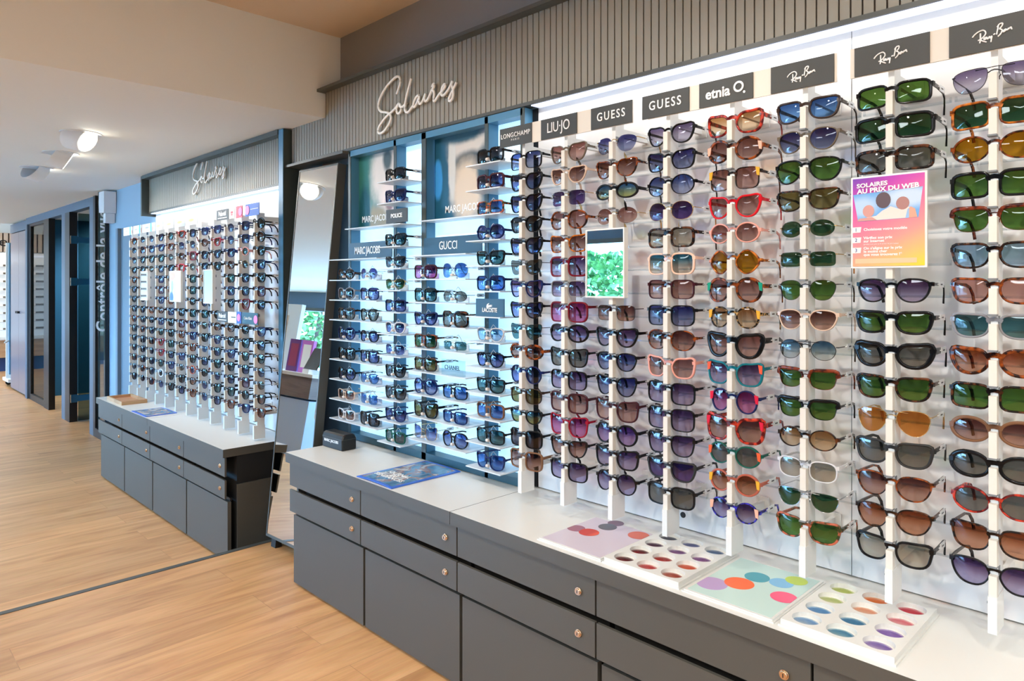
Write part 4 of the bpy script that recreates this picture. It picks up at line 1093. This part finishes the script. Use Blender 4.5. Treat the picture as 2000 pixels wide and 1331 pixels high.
# blurred advertising portraits at the top of the backlit unit
pa = picture('portrait_print_green', (28, 96, 104), [(-.10, .02, .10, .20, (52, 116, 106), .3), (.045, .07, .11, .16, (214, 206, 198), .35), (.06, .12, .035, .05, (44, 66, 70), .4), (.08, -.06, .07, .10, (232, 214, 206), .4), (.075, -.075, .03, .035, (120, 66, 74), .4), (-.02, -.14, .10, .06, (140, 126, 90), .4), (-.12, -.10, .05, .12, (24, 84, 92), .3)])
pb = picture('portrait_print_blue', (20, 82, 108), [(.05, .10, .12, .09, (206, 196, 184), .35), (.045, .04, .10, .045, (50, 66, 72), .35), (.03, -.07, .09, .12, (216, 196, 170), .35), (-.06, .05, .022, .16, (206, 204, 196), .3), (-.15, -.01, .03, .08, (60, 150, 220), .2), (.14, .0, .05, .10, (30, 70, 84), .3), (.0, .16, .14, .04, (26, 70, 84), .3)])
for x0, x1, m_, lb, body, lx in ((-2.81, -2.47, pa, 'blurred portrait advert with greenish hair, first backlit bay', 'MARC JACOBS', -.03), (-2.245, -1.905, pb, 'blurred portrait advert with a blue background, third backlit bay', 'MARC JACOBS', .01)):
    t = thing('advert_picture', lb, 'poster', ((x0 + x1) / 2, 1.778, 1.704))
    h = (x1 - x0) / 2
    MB().box(-h, h, -.003, .003, -.176, .18).build('print', m_, t)
    letters(body, .040, M_SIGNW, t, (lx, -.0036, -.135), sx=.86, bold=.0006)

# ---------------------------------------------------------------- hanging price poster on the near wall
t = thing('price_poster', 'pink and yellow advertising poster in a white frame', 'poster', (-.485, 1.583, 1.4035))
MB().box(-.073, .073, .001, .008, -.098, .098).build('frame', M_WHITE, t)
mp_, n, l, p = nt('poster_gradient')
tc = n.new('ShaderNodeTexCoord'); dt = n.new('ShaderNodeVectorMath'); dt.operation = 'DOT_PRODUCT'; dt.inputs[1].default_value = (.45, 0, -1)
l.new(tc.outputs['Object'], dt.inputs[0]); mr = n.new('ShaderNodeMapRange'); mr.inputs['From Min'].default_value = -.125; mr.inputs['From Max'].default_value = .125
l.new(dt.outputs['Value'], mr.inputs['Value']); rp = n.new('ShaderNodeValToRGB'); l.new(mr.outputs[0], rp.inputs[0]); l.new(rp.outputs[0], p.inputs['Base Color'])
e = rp.color_ramp.elements; e[0].position = 0; e[0].color = (*lin((112, 60, 170)), 1); e[1].position = 1; e[1].color = (*lin((255, 206, 40)), 1)
for ps, c_ in ((.18, (190, 62, 168)), (.42, (232, 110, 150)), (.66, (244, 150, 140)), (.85, (250, 184, 110))):
    k = e.new(ps); k.color = (*lin(c_), 1)
p.inputs['Roughness'].default_value = .35
MB().box(-.069, .069, -.0005, .001, -.094, .094).build('print', mp_, t)
sky = picture('poster_sky', (110, 168, 222), [(.04, .015, .05, .02, (196, 214, 232), .5), (-.05, .0, .03, .02, (180, 206, 232), .5)])
ph = MB().prism([(-.068, .028), (.066, .034), (.058, -.028), (-.058, -.030)], -.0009, -.0005).build('photo', sky, t, (0, 0, .032))
skin = mat('print_skin', (226, 160, 134), .5); hair = mat('print_hair', (92, 74, 78), .5); shirt = mat('print_shirt', (238, 214, 204), .5); blue = mat('print_blue', (150, 186, 224), .5)
dsk = lambda x, z, rx, rz: [(x + rx * math.cos(2 * PI * i / 18), z + rz * math.sin(2 * PI * i / 18)) for i in range(18)]
MB().prism([(-.056, -.0295), (.056, -.0275), (.050, -.012), (.038, -.004), (.026, -.010), (.006, -.002), (-.010, -.010), (-.022, -.020), (-.040, -.022)], -.0012, -.0009).build('printed_figures', shirt, ph)
MB().prism(dsk(-.037, -.009, .0115, .013), -.0015, -.0012).prism([(-.060, -.0295), (-.02, -.029), (-.03, -.022), (-.056, -.024)], -.0015, -.0012).build('printed_figures', mat('print_face', (206, 150, 140), .5), ph)
MB().prism(dsk(-.008, .012, .0145, .017), -.0015, -.0012).build('printed_figures', hair, ph)
MB().prism(dsk(.029, .003, .0125, .0135), -.0015, -.0012).build('printed_figures', mat('print_face2', (172, 124, 116), .5), ph)
MB().prism([(.038, -.0285), (.056, -.0275), (.052, -.010), (.044, -.005), (.038, -.010)], -.0015, -.0012).build('printed_figures', skin, ph)
MB().prism([(.034, -.0285), (.041, -.0280), (.041, -.008), (.038, -.010)], -.0017, -.0015).build('printed_figures', blue, ph)
PW = M_SIGNW
letters('SOLAIRES', .0125, PW, t, (-.030, -.0020, .0785), bold=.0004, sx=1.15, ext=.0002, rot=(R(90), R(-2), 0))
letters('AU PRIX DU WEB', .0138, PW, t, (.000, -.0020, .0675), bold=.0005, sx=1.10, ext=.0002, rot=(R(90), R(-2), 0))
for i, (z, tx) in enumerate(((-.016, ('Choisissez votre modèle',)), (-.038, ('Vérifiez son prix', 'sur Internet')), (-.060, ('On s’aligne sur le prix', 'le moins cher', 'que vous trouverez !*')))):
    MB().prism([(-.0715, z - .006), (-.053, z - .0055), (-.0515, z + .006), (-.0715, z + .006)], -.0012, -.0004).build('number_box', M_WHITE, t)
    letters(str(i + 1), .0105, mat('print_violet', (80, 60, 140), .5), t, (-.062, -.0016, z), ext=.0002)
    for q, body in enumerate(tx):
        letters(body, .0078, PW, t, (-.047, -.0010, z + .003 - q * .0068 + (.001 if len(tx) > 1 else -.003)), align='LEFT', bold=.0002, ext=.0002, sx=1.08)
letters('(produit neuf, prix en € et frais de port inclus)', .0036, PW, t, (-.047, -.0010, -.0475), align='LEFT', ext=.0002)
MB().box(-.064, .055, -.0008, -.0004, -.088, -.078).build('small_print', mat('print_small', (248, 190, 150), .5), t)

# small hanging mirrors
def hang_mirror(x0, x1, z0, z1, label):
    t = thing('hanging_mirror', label, 'mirror', ((x0 + x1) / 2, 1.584, (z0 + z1) / 2))
    hx, hz = (x1 - x0) / 2, (z1 - z0) / 2
    MB().box(-hx, hx, .0015, .016, -hz, hz).box(-hx, -hx + .004, -.002, .0015, -hz, hz).box(hx - .004, hx, -.002, .0015, -hz, hz).box(-hx + .004, hx - .004, -.002, .0015, -hz, -hz + .004).box(-hx + .004, hx - .004, -.002, .0015, hz - .004, hz).build('frame', M_WHITE, t)
    MB().box(-hx + .004, hx - .004, 0, .0015, -hz + .004, hz - .004).build('glass', M_MIRROR, t)


hang_mirror(-1.296, -1.158, 1.233, 1.430, 'small white-framed mirror hanging among the near sunglasses')
hang_mirror(-5.31, -5.155, 1.162, 1.364, 'small mirror hanging on the left part of the far wall')
hang_mirror(-4.172, -4.035, 1.161, 1.358, 'small mirror hanging on the right part of the far wall')
t = thing('advert_picture', 'small orange and blue advert hanging between the two far mirrors', 'poster', (-4.637, 1.584, 1.260))
MB().box(-.10, .10, .0, .012, -.098, .098).build('frame', M_WHITE, t)
MB().box(-.09, .0, -.001, .0, -.09, .09).build('print', picture('advert_small', (232, 236, 240), [(-.045, .07, .05, .035, (226, 170, 140), .15), (-.045, .0, .022, .04, (170, 178, 186), .3), (-.06, -.07, .04, .035, (60, 110, 170), .3)]), t)

# signs of the far wall
FS = [(-5.70, -5.50, (232, 234, 232), 'pale two-picture sign at the left end of the far wall'), (-5.475, -5.30, (236, 234, 226), 'cream sign second from left above the far wall'), (-5.28, -5.02, (220, 226, 228), 'pale sign with a blue strip above the far wall'),
      (-5.0, -4.865, (206, 208, 206), 'grey sunset-print sign, leftmost of four alike'), (-4.80, -4.665, (206, 204, 198), 'grey sunset-print sign, second of four alike'), (-4.61, -4.475, (206, 204, 198), 'grey sunset-print sign, third of four alike'), (-4.42, -4.275, (206, 204, 198), 'grey sunset-print sign, rightmost of four alike')]
sun = picture('sunset_print', (200, 204, 206), [(-.02, .0, .05, .010, (236, 178, 110), .5), (.03, -.018, .05, .012, (176, 176, 174), .5)])
pal = picture('pale_print', (228, 230, 228), [(.055, .0, .018, .05, (80, 170, 214), .1), (.085, -.01, .016, .02, (196, 150, 130), .3), (-.03, .002, .04, .006, (150, 160, 160), .4)])
for k, (x0, x1, c_, lb) in enumerate(FS):
    sign(lb, x0, x1, 1.632, 1.690, 1.586, sun if k > 2 else pal)
t = sign('dark sign with bold white lettering above the far wall', -3.985, -3.825, 1.631, 1.690, 1.586, M_SIGN)
letters('Polaroid', .036, M_SIGNW, t, (0, FW, .005), bold=.0008, sx=.92, space=.92); MB().box(-.06, .06, -.001, 0, -.020, -.015).build('underline', M_SIGNW, t)
t = sign('pale grey sign with a tiny red logo, top row of the far wall', -3.815, -3.745, 1.631, 1.690, 1.586, M_CREAM)
MB().box(-.012, .014, -.001, 0, -.002, .010).box(-.010, .012, -.001, 0, -.012, -.005).build('logo', mat('logo_red', (206, 50, 60), .5), t)
DOT = mat('dot_pink', (236, 130, 190), .5)
M_RED = mat('sign_red', (214, 74, 86), .5); M_BLUE = mat('sign_blue', (42, 92, 176), .5)
t = sign('red sign with a pink price dot, top row of the far wall', -3.725, -3.645, 1.629, 1.693, 1.586, M_RED)
MB().cyl((.018, -.002, 0), (0, 1, 0), .022, .022, .002, 24).build('price_dot', DOT, t)
t = sign('blue sign with a pink price dot, top row of the far wall', -3.608, -3.445, 1.629, 1.693, 1.586, M_BLUE)
MB().cyl((-.055, -.002, 0), (0, 1, 0), .024, .024, .002, 24).build('price_dot', DOT, t)
MB().box(-.02, .07, -.001, 0, .001, .004).build('line', M_SIGNW, t)
z_ = 1.093
t = sign('dark sign with bold white lettering in the middle of the far wall', -3.972, -3.83, z_ - .030, z_ + .015 + .012, 1.584, M_SIGN)
letters('Polaroid', .033, M_SIGNW, t, (0, FW, .005), bold=.0008, sx=.92, space=.92); MB().box(-.055, .055, -.001, 0, -.020, -.015).build('underline', M_SIGNW, t)
t = sign('white sign in the middle of the far wall beside a dark one', -3.826, -3.715, z_ - .031, z_ + .029, 1.584, M_WHITE)
MB().box(-.01, .045, -.001, 0, -.001, .004).build('line', M_SIGN, t)
t = sign('narrow blue sign with a pink dot, middle of the far wall', -3.712, -3.655, z_ - .031, z_ + .032, 1.584, M_BLUE)
MB().cyl((0, -.002, 0), (0, 1, 0), .020, .020, .002, 24).build('price_dot', DOT, t)
t = sign('dark green sign with thin lettering and pink dot, far wall', -3.645, -3.455, z_ - .030, z_ + .031, 1.584, mat('sign_green', (20, 72, 84), .5))
letters('Calvin Klein', .022, M_SIGNW, t, (-.02, FW, 0), sx=.9); MB().cyl((.072, -.002, -.003), (0, 1, 0), .022, .022, .002, 24).build('price_dot', DOT, t)

# ---------------------------------------------------------------- leaning standing mirror
PHI = R(5.76)
t = thing('standing_mirror', 'tall frameless-look mirror leaning back between the far and backlit displays', 'mirror', (-3.085, 1.545, .049)); t.rotation_euler = (-PHI, 0, R(3.23))
hx = .171; Lm = 1.807
MB().box(-hx, hx, .003, .045, 0, Lm).box(-hx, -hx + .006, -.002, .003, 0, Lm).box(hx - .006, hx, -.002, .003, 0, Lm).box(-hx + .006, hx - .006, -.002, .003, 0, .012).box(-hx + .006, hx - .006, -.002, .003, Lm - .008, Lm).build('frame', M_MFRAME, t)
MB().box(-hx + .006, hx - .006, 0, .003, .012, Lm - .008).build('glass', M_MIRROR, t)
for x in (-.12, .12): MB().box(x - .02, x + .02, .012, .045, -.046, 0).build('foot', M_BLK, t)

# ---------------------------------------------------------------- things on the counters
def lens_tray(x0, x1, y0, y1, z, label):
    t = thing('lens_tray', label, 'tray', ((x0 + x1) / 2, (y0 + y1) / 2, z))
    hx, hy = (x1 - x0) / 2, (y1 - y0) / 2
    MB().box(-hx, hx, -hy, hy, 0, .004).build('base_plate', M_TOP, t)
    b = MB(); m_ = .008; hx2, hy2 = hx - m_, hy - m_; zt, zf = .0155, .0055
    cw, ch = hx2 * 2 / 3, hy2 * 2 / 4; n_ = 32; cells = []
    for i in range(3):
        for j in range(4):
            cx_ = -hx2 + cw * (i + .5); cy_ = -hy2 + ch * (j + .5); cells.append((cx_, cy_)); r_ = .0285; k = len(b.v)
            for rr, z_ in ((None, zt), (r_, zt), (r_ * .98, zf)):
                for q in range(n_):
                    a = 2 * PI * q / n_; c_, s_ = math.cos(a), math.sin(a)
                    if rr is None:
                        f = 1 / max(abs(c_), abs(s_)); b.v.append((cx_ + c_ * f * cw / 2, cy_ + s_ * f * ch / 2, z_))
                    else: b.v.append((cx_ + c_ * rr, cy_ + s_ * rr, z_))
            for ring in (0, 1):
                for q in range(n_):
                    q2 = (q + 1) % n_
                    b.face([k + ring * n_ + q, k + ring * n_ + q2, k + (ring + 1) * n_ + q2, k + (ring + 1) * n_ + q])
            b.face([k + 2 * n_ + q for q in range(n_)])
    # rim around
    for (a, b_, c_, d_) in ((-hx + .004, hx - .004, -hy + .004, -hy2), (-hx + .004, hx - .004, hy2, hy - .004), (-hx + .004, -hx2, -hy2, hy2), (hx2, hx - .004, -hy2, hy2)):
        b.box(a, b_, c_, d_, .004, zt)
    b.build('insert', M_TOP, t)
    return [(c[0] + t.location.x, c[1] + t.location.y, z + .0062) for c in cells]


LC = {}


def sample_lens(loc, c1, c2, label, group, ax='Y'):
    key = (c1, c2)
    up = lambda c: [255 * (v / 255) ** .5 for v in c]
    if key not in LC: LC[key] = lensmat('sample_lens_%d' % len(LC), up(c1), up(c2), hz=.024, axis=ax)
    b = MB(); n_ = 36; k = 0
    ol = [(.025 * math.cos(2 * PI * q / n_) * (1 + .06 * math.cos(2 * 2 * PI * q / n_)), .021 * math.sin(2 * PI * q / n_)) for q in range(n_)]
    for d in (0, .0018):
        for r_, dz in ((1, 0), (.66, .0022), (.33, .0034)):
            for x, y in ol: b.v.append((x * r_, y * r_, dz + d))
        b.v.append((0, 0, .0038 + d))
    per = 3 * n_ + 1
    for s2 in (0, 1):
        for r_ in range(2):
            for q in range(n_):
                q2 = (q + 1) % n_; f = [s2 * per + r_ * n_ + q, s2 * per + r_ * n_ + q2, s2 * per + (r_ + 1) * n_ + q2, s2 * per + (r_ + 1) * n_ + q]
                b.face(f if s2 else f[::-1], 0, True)
        for q in range(n_):
            q2 = (q + 1) % n_; f = [s2 * per + 2 * n_ + q, s2 * per + 2 * n_ + q2, s2 * per + 3 * n_]
            b.face(f if s2 else f[::-1], 0, True)
    for q in range(n_):
        q2 = (q + 1) % n_; b.face([q, q2, per + q2, per + q], 0, True)
    tag(b.build('sample_lens', LC[key], None, loc), label, 'lens', group)


PLC = {0: 'left', 1: 'middle', 2: 'right'}; PLR = {0: 'front row', 1: 'second row', 2: 'third row', 3: 'back row'}
T2 = [('dark red', (70, 26, 26), (170, 50, 50)), ('deep red', (80, 26, 30), (190, 40, 46)), ('plum', (70, 40, 60), (120, 70, 100)), ('charcoal', (60, 62, 70), (96, 96, 110)),
      ('rosy red', (200, 60, 60), (226, 170, 170)), ('red', (150, 40, 36), (226, 60, 44)), ('purple', (110, 70, 120), (170, 110, 176)), ('indigo', (70, 76, 130), (190, 196, 232)),
      ('red-orange', (160, 60, 46), (232, 190, 176)), ('bright orange', (222, 90, 60), (232, 120, 86)), ('violet', (120, 76, 130), (176, 120, 184)), ('steel blue', (70, 90, 130), (160, 184, 226))]
T4 = [('faded pale blue', (110, 160, 220), (226, 226, 226)), ('sky blue', (90, 150, 214), (120, 170, 224)), ('faded lime', (190, 206, 120), (236, 236, 216)), ('lime', (196, 210, 110), (206, 218, 130)),
      ('faded deep blue', (60, 130, 176), (232, 228, 222)), ('deep blue', (66, 128, 176), (84, 146, 190)), ('faded orange', (240, 150, 110), (240, 226, 216)), ('orange', (244, 120, 50), (244, 136, 70)),
      ('faded violet', (120, 90, 180), (232, 226, 232)), ('violet', (136, 100, 190), (150, 116, 200)), ('faded pink', (236, 110, 126), (240, 224, 222)), ('red', (214, 50, 72), (222, 66, 86))]
for (x0, x1), T_, nm, zz in (((-1.103, -.878), T2, 'darker', ZT), ((-.643, -.418), T4, 'brighter', ZT)):
    cells = lens_tray(x0, x1, 1.412, 1.700, zz, 'white tray holding twelve round %s tinted sample lenses' % ('dark reddish' if nm == 'darker' else 'bright pastel'))
    for k, (x, y, z) in enumerate(cells):
        w_, a_, b_ = T_[k]
        sample_lens((x, y - .002, z), a_, b_, '%s sample lens, %s column, %s of the %s lens tray' % (w_, PLC[k // 4], PLR[k % 4], nm), 'sample lenses in the %s tray' % nm)


def lens_card(x0, x1, y0, y1, col, discs, label, extra=()):
    t = thing('lens_card', label, 'display card', ((x0 + x1) / 2, (y0 + y1) / 2, ZT))
    hx, hy = (x1 - x0) / 2, (y1 - y0) / 2
    MB().box(-hx, hx, -hy, hy, 0, .003).box(-hx + .004, hx - .004, -hy + .004, hy - .004, .003, .006).build('board', M_TOP, t)
    MB().box(-hx + .010, hx - .010, -hy + .010, hy - .010, .006, .0063).build('print', mat('card_' + label[:8], col, .25), t)
    for i, (x, y, r_, c_, cut) in enumerate(discs):
        P = []
        for q in range(36):
            a = 2 * PI * q / 36; X = x + r_ * math.cos(a) - t.location.x; Y = y + r_ * math.sin(a) - t.location.y
            P.append((max(-hx + .010, min(hx - .010, X)), Y))
        MB().prism(P, .0063 + .0001 * i, .0065 + .0001 * i, plane='XY').build('printed_lens', c_ if not isinstance(c_, tuple) else mat('disc_%d_%d_%d' % c_, c_, .2), t)


lens_card(-1.330, -1.107, 1.412, 1.672, (206, 194, 206), [(-1.300, 1.545, .026, (150, 90, 110), 0), (-1.245, 1.660, .024, (112, 72, 84), 0), (-1.243, 1.618, .027, (88, 86, 92), 0), (-1.253, 1.545, .029, picture('disc_red_fade', (196, 62, 50), [(.0, .0, .02, .02, (230, 90, 60), .5)]), 0), (-1.140, 1.625, .030, (206, 100, 76), 0)], 'mauve card printed with five dark red and grey lenses')
lens_card(-.872, -.652, 1.412, 1.690, (196, 222, 214), [(-.836, 1.487, .036, (188, 160, 204), 0), (-.791, 1.533, .034, (248, 106, 50), 0), (-.777, 1.595, .029, (74, 160, 176), 0), (-.722, 1.604, .027, (130, 186, 222), 0), (-.702, 1.642, .025, (190, 210, 70), 0), (-.685, 1.535, .029, (248, 92, 130), 0)], 'pale green card printed with six overlapping coloured lenses')

t = thing('glasses_case', 'black hard case with small white lettering beside the leaning mirror', 'case', (-2.69, 1.60, ZT), R(2))
pr = [(-.036, .004), (-.032, 0), (.032, 0), (.036, .004), (.036, .050), (.030, .062), (.020, .068), (-.020, .068), (-.030, .062), (-.036, .050)]
b = MB(); k0 = 0
for x_, s_ in ((-.079, .90), (-.074, 1), (.074, 1), (.079, .90)):
    for y_, z_ in pr: b.v.append((x_, y_ * s_, .034 + (z_ - .034) * s_ if s_ < 1 else z_))
for r_ in range(3):
    for q in range(10):
        q2 = (q + 1) % 10; b.face([r_ * 10 + q, r_ * 10 + q2, (r_ + 1) * 10 + q2, (r_ + 1) * 10 + q])
b.face(list(range(10))[::-1]); b.face(list(range(30, 40)))
b.build('shell', M_BLK, t)
MB().box(-.0795, .0795, -.0365, .0365, .046, .0475).build('lid_seam', M_CAB, t)
letters('MARC JACOBS', .0165, M_SIGNW, t, (-.005, -.0372, .033), bold=.0003, sx=1.02)


def magazine(x0, x1, y0, y1, z, label, ex):
    t = thing('magazine', label, 'magazine', ((x0 + x1) / 2, (y0 + y1) / 2, z))
    hx, hy = (x1 - x0) / 2, (y1 - y0) / 2
    bow = lambda x: .004 * (1 - (x / hx) ** 2) * (1 if ex else .5)
    for nm, d0, d1, inx, m_ in (('pages', .0005, .0035, 0, mat('magazine_blue', (50, 104, 206), .3)), ('cover_picture', .0036, .0038, .013, None)):
        if m_ is None:
            m_, n, l, p = nt('cover_print'); tc = n.new('ShaderNodeTexCoord'); nz = n.new('ShaderNodeTexNoise'); nz.inputs['Scale'].default_value = 14; nz.inputs['Detail'].default_value = 6; nz.inputs['Distortion'].default_value = 1.2
            rp = n.new('ShaderNodeValToRGB'); l.new(tc.outputs['Object'], nz.inputs['Vector']); l.new(nz.outputs['Fac'], rp.inputs[0]); l.new(rp.outputs[0], p.inputs['Base Color'])
            e = rp.color_ramp.elements; e[0].position = .35; e[0].color = (*lin((44, 92, 130)), 1); e[1].position = .66; e[1].color = (*lin((222, 186, 170)), 1)
            for ps, c_ in ((.45, (90, 140, 176)), (.52, (150, 110, 100)), (.58, (176, 196, 206))): k = e.new(ps); k.color = (*lin(c_), 1)
            p.inputs['Roughness'].default_value = .25
        b = MB(); N_ = 12
        for i in range(N_ + 1):
            x = -(hx - inx) + 2 * (hx - inx) * i / N_; z_ = bow(x)
            for y, dz in ((-(hy - inx), d0), (hy - inx, d0), (hy - inx, d1), (-(hy - inx), d1)): b.v.append((x, y, z_ + dz))
        for i in range(N_):
            for q in range(4):
                q2 = (q + 1) % 4; b.face([i * 4 + q2, i * 4 + q, (i + 1) * 4 + q, (i + 1) * 4 + q2])
        b.face([0, 1, 2, 3]); b.face([N_ * 4 + 3, N_ * 4 + 2, N_ * 4 + 1, N_ * 4])
        b.build(nm, m_, t)
    return t


t = magazine(-2.232, -2.012, 1.400, 1.715, ZT, 'blue-edged magazine with a white title on the backlit counter', True)
for k, body in enumerate(('JOURNAL', 'DE', 'TENDANCES')):
    letters(body, .030, M_SIGNW, t, (.0, -.045 - .024 * k, .0084), (0, 0, 0), bold=.0003)
magazine(-4.87, -4.60, 1.40, 1.585, ZTL, 'blue magazine lying on the far counter before the posts', False)
t = thing('wooden_tray', 'shallow wooden tray at the left end of the far counter', 'tray', (-5.32, 1.50, ZTL))
MB().box(-.17, .17, -.08, .08, .0, .006).box(-.17, .17, -.08, -.068, .006, .025).box(-.17, .17, .068, .08, .006, .025).box(-.17, -.158, -.068, .068, .006, .025).box(.158, .17, -.068, .068, .006, .025).build('tray_body', M_TAN, t)
tag(MB().cyl((-1.09, 1.7735, .602), (0, 1, 0), .0085, .0085, .003, 20).build('cable_grommet', M_BLK), 'small round black cable grommet low on the near white panel', 'grommet')

# ---------------------------------------------------------------- across the room, seen in the mirrors
t = thing('reception_desk', 'white-topped desk with a wood drawer, reflected in the leaning mirror', 'desk', (-7.55, -1.33, FL))
MB().box(-.95, .95, -.30, .33, 0, .60).build('body', mat('desk_lit_blue', (176, 200, 226), .5), t)  # pale blue body, colour lightened for the blue light on its front
MB().box(-.95, .95, -.30, .345, .62, .85).build('drawer_front', M_DESKW, t)
MB().box(-.97, .97, -.32, .36, .85, .885).build('desktop', M_TOP, t)
for x in (-.3, .35): MB().box(x - .003, x + .003, .33, .333, .02, .60).build('door_gap', M_BLK, t)
zd = FL + .885
t = thing('tablet_screen', 'dark tilted screen standing on the desk, seen in the mirror', 'screen', (-6.92, -1.20, zd), R(10))
MB().prism([(.02, .05), (.035, .05), (-.06, .30), (-.075, .30)], -.16, .16).build('screen', M_BLK, t); t.children[0].rotation_euler = (0, 0, R(90))
MB().box(-.08, .08, -.08, .08, 0, .05).build('base', M_WHITE, t)
M_PUR = mat('poster_purple', (96, 32, 110), .4); M_VIO = mat('poster_lilac', (196, 110, 200), .4)
for x, m_, lb in ((-7.45, M_PUR, 'dark purple card stand on the desk, seen in the mirror'), (-7.20, M_VIO, 'lilac card stand on the desk, seen in the mirror')):
    t = thing('card_stand', lb, 'card stand', (x, -1.3, zd))
    MB().box(-.11, .11, -.02, .02, 0, .38).build('panel', m_, t); MB().box(-.075, .075, .02, .022, .06, .33).build('print', M_WHITE if m_ is M_VIO else mat('poster_plum', (140, 30, 70), .4), t)
t = thing('display_screen_panel', 'white floor-standing display panel across the room, seen in the mirror', 'display panel', (-8.85, -2.0, FL))
MB().box(-.38, .38, -.03, .03, 0, 1.78).build('panel', M_WHITE, t)
MB().box(-.25, .12, .03, .034, 1.38, 1.62).build('picture', picture('panel_pic', (214, 190, 170), [(0, 1.5, .1, .05, (150, 100, 90), .4)]), t)
t = thing('shell_chair', 'white shell chair beside the desk, seen in the mirror', 'chair', (-6.02, -1.0, FL), R(200))
MB().prism([(-.22, .44), (.20, .42), (.26, .46), (.30, .82), (.27, .83), (.22, .50), (-.20, .475)], -.2, .2).build('shell', M_WHITE, t)
for x, y in ((-.18, -.17), (-.18, .17), (.18, -.17), (.18, .17)): MB().tube([(x * 1.2, y * 1.1, 0), (x * .8, y * .8, .44)], .012).build('leg', M_TAN, t)
